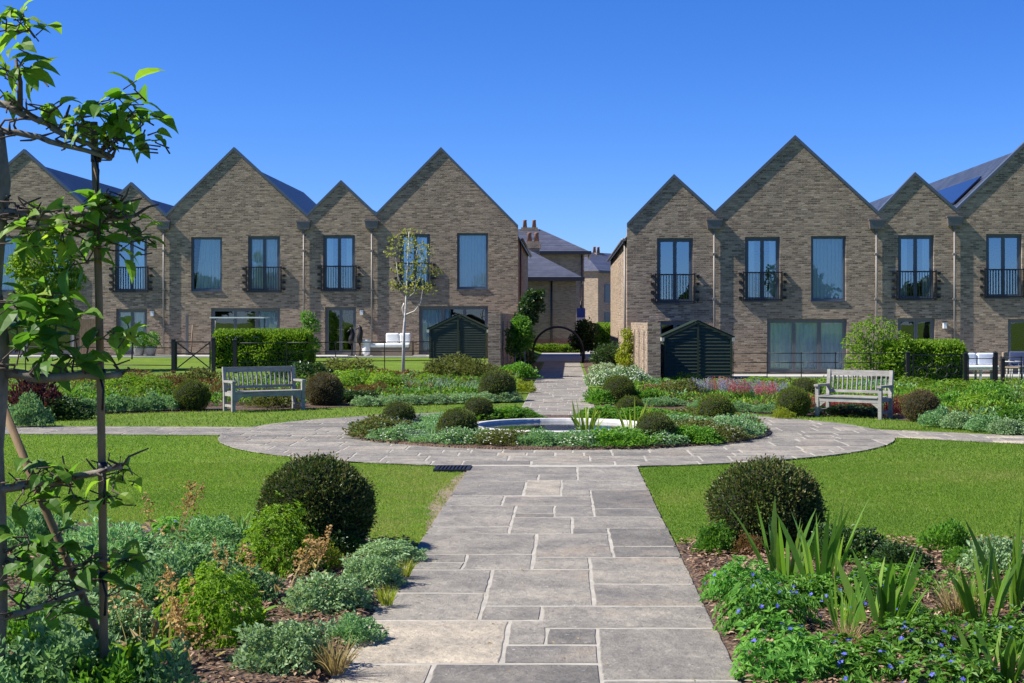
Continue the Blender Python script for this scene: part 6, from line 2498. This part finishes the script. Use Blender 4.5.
shrub('leafy_shrub', 'dark rounded shrub at the right of the alley path below the arch', (c0, yg, 0), [((0, 0, .35), .6, .8), ((.3, .3, .5), .5, .9), ((-.3, -.2, .3), .4, .8)], 1600, .12, .07, M['dark'], [([(0, 0, 0), (0.05, 0, .5)], .03, .01)])
shrub('leafy_shrub', 'dark shrub at the left of the alley path near the arch foot', (P(525, 0, 58).x, 58.0, 0), [((0, 0, .4), .4, .9), ((-.1, -.9, .3), .45, .8), ((0, -1.8, .3), .4, .8)], 1600, .12, .07, M['dark'], [([(0, 0, 0), (0.05, 0, .5)], .03, .01)])


# -------- trees behind the camera: the photo shows them mirrored in the window panes
def big_tree(label, x, y, h, r, seed):
    o = empty('garden_tree', (x, y, 0), 0, label, 'tree', 'trees mirrored in the window panes')
    rr = random.Random(seed)
    lv = Leaves()
    for i in range(9):
        a = rr.uniform(0, 6.28)
        q = r * rr.uniform(0.1, 0.65)
        c = (q * math.cos(a), q * math.sin(a), h * rr.uniform(0.45, 0.85))
        s = r * rr.uniform(0.35, 0.55)
        shrub_leaves(lv, c, np.array([s, s, s * .85]), 700, 0.42, 0.28, 0, .4, seed + i, .35)
    obj('crown', lv.mesh('crown', [M['dark']]), o)
    mb = MB()
    mb.tube([(0, 0, -.1), (0.1, 0, h * .3), (0, 0.1, h * .7)], [.2, .15, .05], 10)
    for i in range(5):
        a = i * 1.3
        mb.tube([(0, 0, h * (.3 + .05 * i)), (r * .4 * math.cos(a), r * .4 * math.sin(a), h * .6)], [.08, .03], 6)
    mb.build('trunk', M['bark'], o)


for i, (x, y, h, r) in enumerate([(-26, -22, 5.0, 2.8), (-15, -30, 6.2, 3.0), (-6, -26, 5.4, 2.4), (5, -30, 6.8, 3.0), (13, -24, 5.2, 2.8), (23, -30, 6.9, 3.4), (34, -26, 6.0, 3.2), (-38, -28, 6.8, 3.4)]):
    big_tree('dark tree mirrored in the upper window panes of the terraces', x, y, h, r, 200 + i)


# -------- the trained fruit tree at the left
YT = 5.5


def tp(px, py, dy=0.0):
    Y = YT + dy
    return Vector(((px - CX) * Y / F, Y, EYE - (py - CY) * Y / F))


tb = tp(-2, 0)
o = empty('trained_fruit_tree', (tb.x, YT, 0.03), 0, 'trained fruit tree with horizontal tiers of large green leaves at the left edge', 'tree')
ot = Vector(o.location)
rt = random.Random(5)
mb = MB()
pts, rad = [], []
for i in range(14):
    z = -0.1 + 2.72 * i / 13
    pts.append(Vector((0.012 * math.sin(i * 1.7) - 0.005, 0.01 * math.cos(i * 2.1), z)))
    rad.append(0.036 + 0.004 * math.sin(i * 2.3) + (0.012 if i < 2 else 0))
mb.tube(pts, rad, 12)
mb.build('trunk', M['bark'], o)


def limb(ps, r0, r1, dy=0.0, wig=0.012, mat='bark'):
    P_ = [tp(a, b, dy) - ot for a, b in ps]
    out = []
    for i in range(len(P_) - 1):
        for j in range(5):
            t = j / 5
            out.append(P_[i].lerp(P_[i + 1], t) + Vector((rt.uniform(-wig, wig), rt.uniform(-wig, wig), rt.uniform(-wig, wig))) * 0.6)
    out.append(P_[-1])
    n = len(out)
    m = MB()
    m.tube(out, [r0 + (r1 - r0) * i / (n - 1) for i in range(n)], 8)
    return m, out


spurs = MB()
LEAVES = Leaves()


def tier(ps, r0, r1, n, dy=0.0, name='branch', spur=True):
    r0, r1 = r0 * .72, r1 * .72
    m, pts = limb(ps, r0, r1, dy)
    m.build(name, M['bark'], o)
    tips = []
    for i in range(n):
        k = rt.randrange(len(pts))
        b = pts[k]
        up = rt.choice((1, 1, 1, -0.5))
        a = b + Vector((rt.uniform(-.05, .06), rt.uniform(-.06, .04), up * rt.uniform(.015, .04)))
        e = a + Vector((rt.uniform(-.07, .08), rt.uniform(-.08, .06), up * rt.uniform(.0, .05)))
        spurs.tube([b, a, e], [.006, .0045, .003], 6)
        tips.append(e)
    return tips


def cluster(px, py, rx, ry, n, L=(0.11, 0.19), tone=(0.1, 0.75), dy=0.0, sx=0.0):
    n = int(n * (1.0 if py < 170 else 0.85 if py < 265 else 0.72))
    c = tp(px, py, dy) - ot
    k = YT / F
    b = np.array(c)[None] + rng.normal(0, 0.5, (n, 3)) * [rx * k, 0.09, ry * k]
    d = sph(n) * [1, 1, 0.5] + (b - np.array(c)[None]) * 6 + [sx, 0, 0.05]
    nr = np.tile([-0.25, -0.25, 1.0], (n, 1)) + 0.55 * sph(n)
    Ls = rng.uniform(L[0], L[1], n) * 0.75
    LEAVES.bigleaf(b, d, nr, Ls, Ls * rng.uniform(0.42, 0.6, n), rng.uniform(0.1, 0.6, n), 0, rng.uniform(tone[0], tone[1], n))
    # petioles
    for i in range(n):
        spurs.tube([Vector(b[i]) - Vector(d[i]).normalized() * 0.05 + Vector((0, 0, -.01)), Vector(b[i]) + Vector(d[i]).normalized() * 0.01], [.0035, .0025], 4, cap=False)
    return c


def twig(a, b, r=0.006):
    A, B = tp(*a) - ot, tp(*b) - ot
    mid = A.lerp(B, .5) + Vector((rt.uniform(-.02, .02), rt.uniform(-.03, .03), rt.uniform(0, .03)))
    spurs.tube([A, mid, B], [r * 1.3, r, r * .6], 6)


tier([(-2, 104), (40, 120), (80, 141), (113, 157)], .022, .012, 26)
tier([(-2, 130), (50, 141), (112, 159)], .020, .012, 12)
twig((112, 157), (135, 150))
twig((100, 152), (125, 128))
twig((20, 110), (16, 60), .010)
twig((60, 128), (70, 105))
tier([(-2, 212), (50, 218), (118, 205)], .026, .016, 26)
tier([(-2, 226), (60, 226), (135, 216)], .018, .009, 16)
tier([(-2, 374), (60, 378), (122, 374)], .030, .018, 20)
tier([(-2, 490), (60, 480), (122, 466)], .024, .018, 20)
tier([(-2, 622), (40, 606), (88, 588)], .022, .012, 14)
tier([(-2, 556), (60, 570), (110, 560)], .014, .008, 14)
for args in [
    (18, 34, 26, 26, 16), (28, 64, 20, 14, 10), (8, 80, 14, 18, 8), (14, 22, 20, 10, 7, (.10, .15), (.5, 1)), (44, 112, 20, 14, 8, (.09, .14), (.5, 1)), (74, 118, 22, 14, 12, (.09, .15), (.4, 1)), (92, 132, 12, 10, 7, (.08, .12), (.6, 1)),
    (128, 100, 30, 14, 12), (140, 122, 22, 16, 16, (.10, .16)), (118, 118, 18, 14, 10), (150, 144, 18, 9, 9, (.07, .11)), (112, 138, 14, 10, 8, (.07, .12), (.4, 1)),
    (96, 210, 32, 16, 18), (98, 236, 30, 20, 16, (.12, .19), (.0, .5)), (122, 222, 22, 18, 12), (70, 226, 20, 16, 10, (.10, .16), (.5, 1)), (80, 250, 16, 14, 7), (40, 228, 22, 14, 10), (22, 236, 16, 12, 7), (132, 246, 14, 12, 7, (.1, .15), (.3, 1)), (56, 250, 18, 10, 7, (.09, .13), (.5, 1)),
    (142, 240, 14, 12, 6, (.08, .13)), (82, 262, 12, 14, 4),
    (20, 300, 26, 22, 18, (.13, .20), (.0, .45)), (46, 318, 26, 26, 22, (.13, .20), (.0, .45)), (76, 338, 22, 20, 14, (.12, .19), (.0, .5)), (18, 340, 24, 24, 16, (.13, .20), (.0, .4)), (50, 352, 26, 18, 16, (.12, .18), (.0, .4)), (54, 292, 18, 12, 6, (.11, .16), (.4, 1)), (84, 358, 18, 12, 10, (.1, .16), (.0, .5)),
    (124, 334, 14, 12, 9, (.11, .17), (.4, 1)), (106, 336, 12, 14, 6, (.1, .15)), (132, 346, 10, 8, 4, (.1, .15), (.6, 1)),
    (44, 474, 20, 12, 12, (.10, .15)), (74, 480, 26, 14, 16, (.10, .16), (0, .5)), (36, 496, 20, 14, 10, (.1, .16), (0, .5)), (118, 478, 24, 12, 13, (.10, .15)), (110, 496, 16, 12, 8, (.1, .15), (0, .5)), (86, 500, 20, 10, 8, (.1, .15), (0, .5)),
    (24, 540, 26, 22, 14, (.11, .17), (0, .5)), (60, 548, 28, 20, 16, (.11, .17), (0, .5)), (96, 562, 26, 18, 14, (.11, .17), (0, .5)), (136, 556, 22, 14, 10, (.11, .17), (0, .6)), (50, 580, 30, 14, 12, (.11, .17), (0, .4)), (20, 580, 20, 18, 9, (.11, .17), (0, .4)), (100, 590, 20, 12, 8, (.11, .16), (0, .4)), (60, 606, 24, 10, 8, (.1, .15), (0, .5))]:
    c = cluster(*args)
spurs.build('spur_twigs', M['twig'], o)['kind'] = 'stuff'
obj('foliage', LEAVES.mesh('foliage', [M['pear']]), o)

# canes and ties
c1 = empty('bamboo_cane', tp(104, 650), 0, 'upright brown bamboo cane supporting the tips of the fruit tree tiers', 'cane', 'canes of the trained fruit tree')
A = Vector(c1.location)
mb = MB()
pts = [tp(105, 820, .04) - A, tp(104, 655, .04) - A, tp(102.5, 500, .04) - A, tp(99, 300, .04) - A, tp(94, 122, .04) - A]
mb.tube(pts, [.018, .017, .016, .015, .014], 10)
mb.build('stem', M['cane'], c1)
for py, px in ((157, 96), (206, 97), (374, 101), (467, 102.5), (577, 103.5)):
    mb = MB()
    q = tp(px, py, .03) - A
    mb.tube([q + Vector((0, 0, -.02)), q + Vector((0, 0, .02))], .02, 8)
    mb.tube([q + Vector((0, -.02, 0)), q + Vector((.03, -.06, -.06)), q + Vector((.025, -.06, -.14))], .005, 5)
    mb.build('tie', M['iron'], c1)
c2 = empty('bamboo_cane', tp(108, 655), 0, 'dark slanting cane leaning down from the fruit tree trunk to the bed', 'cane', 'canes of the trained fruit tree')
A = Vector(c2.location)
mb = MB()
mb.tube([tp(-4, 390, .1) - A, tp(50, 520, .1) - A, tp(108, 656, .1) - A, tp(175, 818, .1) - A], [.016, .016, .015, .015], 10)
mb.build('stem', M['cane'], c2)


# ================================================================== LAWN BLADES
def in_poly(x, y, poly):
    c = np.zeros(len(x), bool)
    n = len(poly)
    for i in range(n):
        x1, y1 = poly[i]
        x2, y2 = poly[(i + 1) % n]
        k = ((y1 > y) != (y2 > y)) & (x < (x2 - x1) * (y - y1) / (y2 - y1 + 1e-12) + x1)
        c ^= k
    return c


def grass(x0, x1, y0, y1, dens, bedline, L, W):
    n = int((x1 - x0) * (y1 - y0) * dens)
    x = rng.uniform(x0, x1, n)
    y = rng.uniform(y0, y1, n)
    ex = 0.02 * np.sin(y * 23) + 0.015 * np.sin(y * 61)
    ok = (np.hypot(x - RC[0], y - RC[1]) > RO + 0.0 + 0.02 * np.sin(x * 19)) & ~((x > PXL - 0.015 + ex) & (x < PXR + 0.015 + ex) & (y < RC[1]))
    ok &= ~in_poly(x, y, LP) & ~in_poly(x, y, RP)
    bl = np.interp(x, [p[0] for p in bedline], [p[1] for p in bedline])
    ok &= y > bl + 0.03 * np.sin(x * 9)
    ok &= ~((np.abs(x + 1.44) < 0.24) & (np.abs(y - 17.72) < 0.3))
    # worn corner beside the path
    worn = np.exp(-((x + 1.28) / 0.16) ** 2) * np.clip((y - 12.5) / 1.5, 0, 1) * (0.6 + 0.4 * np.sin(y * 5 + x * 9))
    ok &= rng.random(n) > worn * 0.95
    x, y = x[ok], y[ok]
    # vary with distance from the camera's side, in tufts
    n = len(x)
    if n == 0:
        return None
    b = np.stack([x, y, np.full(n, 0.002)], 1)
    d = sph(n) * [1, 1, 0.2] * 0.75 + [0, 0, 1.0]
    nz = np.array([1.2 * mnoise.noise(Vector((a * 0.5, c * 0.5, 0))) + 0.5 * mnoise.noise(Vector((a * 4, c * 4, 1))) for a, c in zip(x[::1], y[::1])])
    tone = np.clip(0.42 + 0.5 * nz + rng.normal(0, 0.2, n), 0, 1)
    tone = np.clip(tone + 0.22 * np.exp(-((x + 1.8) / 0.7) ** 2) + 0.08 * (x < 0), 0, 1)
    lv = Leaves()
    lv.leaf(b, d, sph(n), rng.uniform(.5, 1.2, n) * L * (1 + 0.3 * nz), W, 0.0, 0.25, 0, tone)
    return lv


for (x0, x1, bl) in ((-7.5, PXL + .02, sorted(NL_back)), (PXR - .02, 7.5, sorted(NR_back))):
    lv = grass(x0, x1, 11.0, 18.5, 3200, bl, 0.023, 0.008)
    tag(obj('lawn_grass', lv.mesh('lawn_grass', [M['grassblade']])), kind='stuff')
    lv = grass(-13.0 if x0 < 0 else 3.0, 12.0 if x0 > 0 else -3.0, 18.5 if True else 0, 24.5, 1100, bl, 0.03, 0.012)
    tag(obj('lawn_grass', lv.mesh('lawn_grass', [M['grassblade']])), kind='stuff')
n = 30000
x = rng.uniform(-13, 12, n)
y = rng.uniform(24.0, 31.5, n)
fl = np.interp(x, *zip(*sorted(LB_front + RB_front)))
ok = (y < fl) & (np.hypot(x - RC[0], y - RC[1]) > RO) & ~in_poly(x, y, LP) & ~in_poly(x, y, RP) & ~((x > FX0) & (x < FX1))
x, y = x[ok], y[ok]
n = len(x)
lv = Leaves()
lv.leaf(np.stack([x, y, np.full(n, .002)], 1), sph(n) * [.75, .75, .2] + [0, 0, 1.0], sph(n), rng.uniform(.03, .06, n), .014, 0, .25, 0)
tag(obj('lawn_grass', lv.mesh('lawn_grass', [M['grassblade']])), kind='stuff')

# ================================================================== LIGHT, SKY, CAMERA
EL, AZ = R(46), R(7.5)          # sun: from the left, a little in front of the house fronts
sd = Vector((-math.cos(EL) * math.cos(AZ), -math.cos(EL) * math.sin(AZ), math.sin(EL)))
sun = bpy.data.lights.new('Sun', 'SUN')
sun.energy = 4.6
sun.angle = R(0.5)
sun.color = (1.0, 0.95, 0.86)
so = bpy.data.objects.new('Sun', sun)
COL.objects.link(so)
so.rotation_euler = sd.to_track_quat('Z', 'Y').to_euler()

w = bpy.data.worlds.new('World')
SC.world = w
w.use_nodes = True
nt = w.node_tree
nt.nodes.clear()
sky = nt.nodes.new('ShaderNodeTexSky')
sky.sky_type = 'NISHITA'
sky.sun_disc = False
sky.sun_elevation = EL
sky.sun_rotation = math.atan2(sd.x, sd.y)
sky.altitude = 1500
sky.air_density = 1.0
sky.dust_density = 0.0
sky.ozone_density = 5.0
bg = nt.nodes.new('ShaderNodeBackground')
bg.inputs['Strength'].default_value = 0.058
hs = nt.nodes.new('ShaderNodeHueSaturation')
hs.inputs['Saturation'].default_value = 1.22
out = nt.nodes.new('ShaderNodeOutputWorld')
nt.links.new(sky.outputs[0], hs.inputs['Color'])
tint = nt.nodes.new('ShaderNodeMix')
tint.data_type = 'RGBA'
tint.blend_type = 'MULTIPLY'
tint.inputs[0].default_value = 1.0
tint.inputs[7].default_value = (0.76, 0.93, 1.42, 1)
nt.links.new(hs.outputs[0], tint.inputs[6])
nt.links.new(tint.outputs[2], bg.inputs['Color'])
nt.links.new(bg.outputs[0], out.inputs['Surface'])

cam = bpy.data.cameras.new('Camera')
cam.sensor_width = 36
cam.lens = 36 * F / 1024
cam.shift_x = (512 - CX) / 1024
cam.shift_y = -(341.5 - CY) / 1024
cam.clip_end = 5000
cam.clip_start = 0.1
co = bpy.data.objects.new('Camera', cam)
COL.objects.link(co)
co.location = (0, 0, EYE)
co.rotation_euler = (R(90), 0, 0)
SC.camera = co
SC.render.resolution_x, SC.render.resolution_y = 1024, 683
SC.view_settings.view_transform = 'Standard'
SC.view_settings.look = 'None'
SC.view_settings.gamma = 1
SC.view_settings.exposure = 1.0
try:
    SC.cycles.use_denoising = True
    SC.cycles.max_bounces = 8
    SC.cycles.transparent_max_bounces = 12
except Exception:
    pass
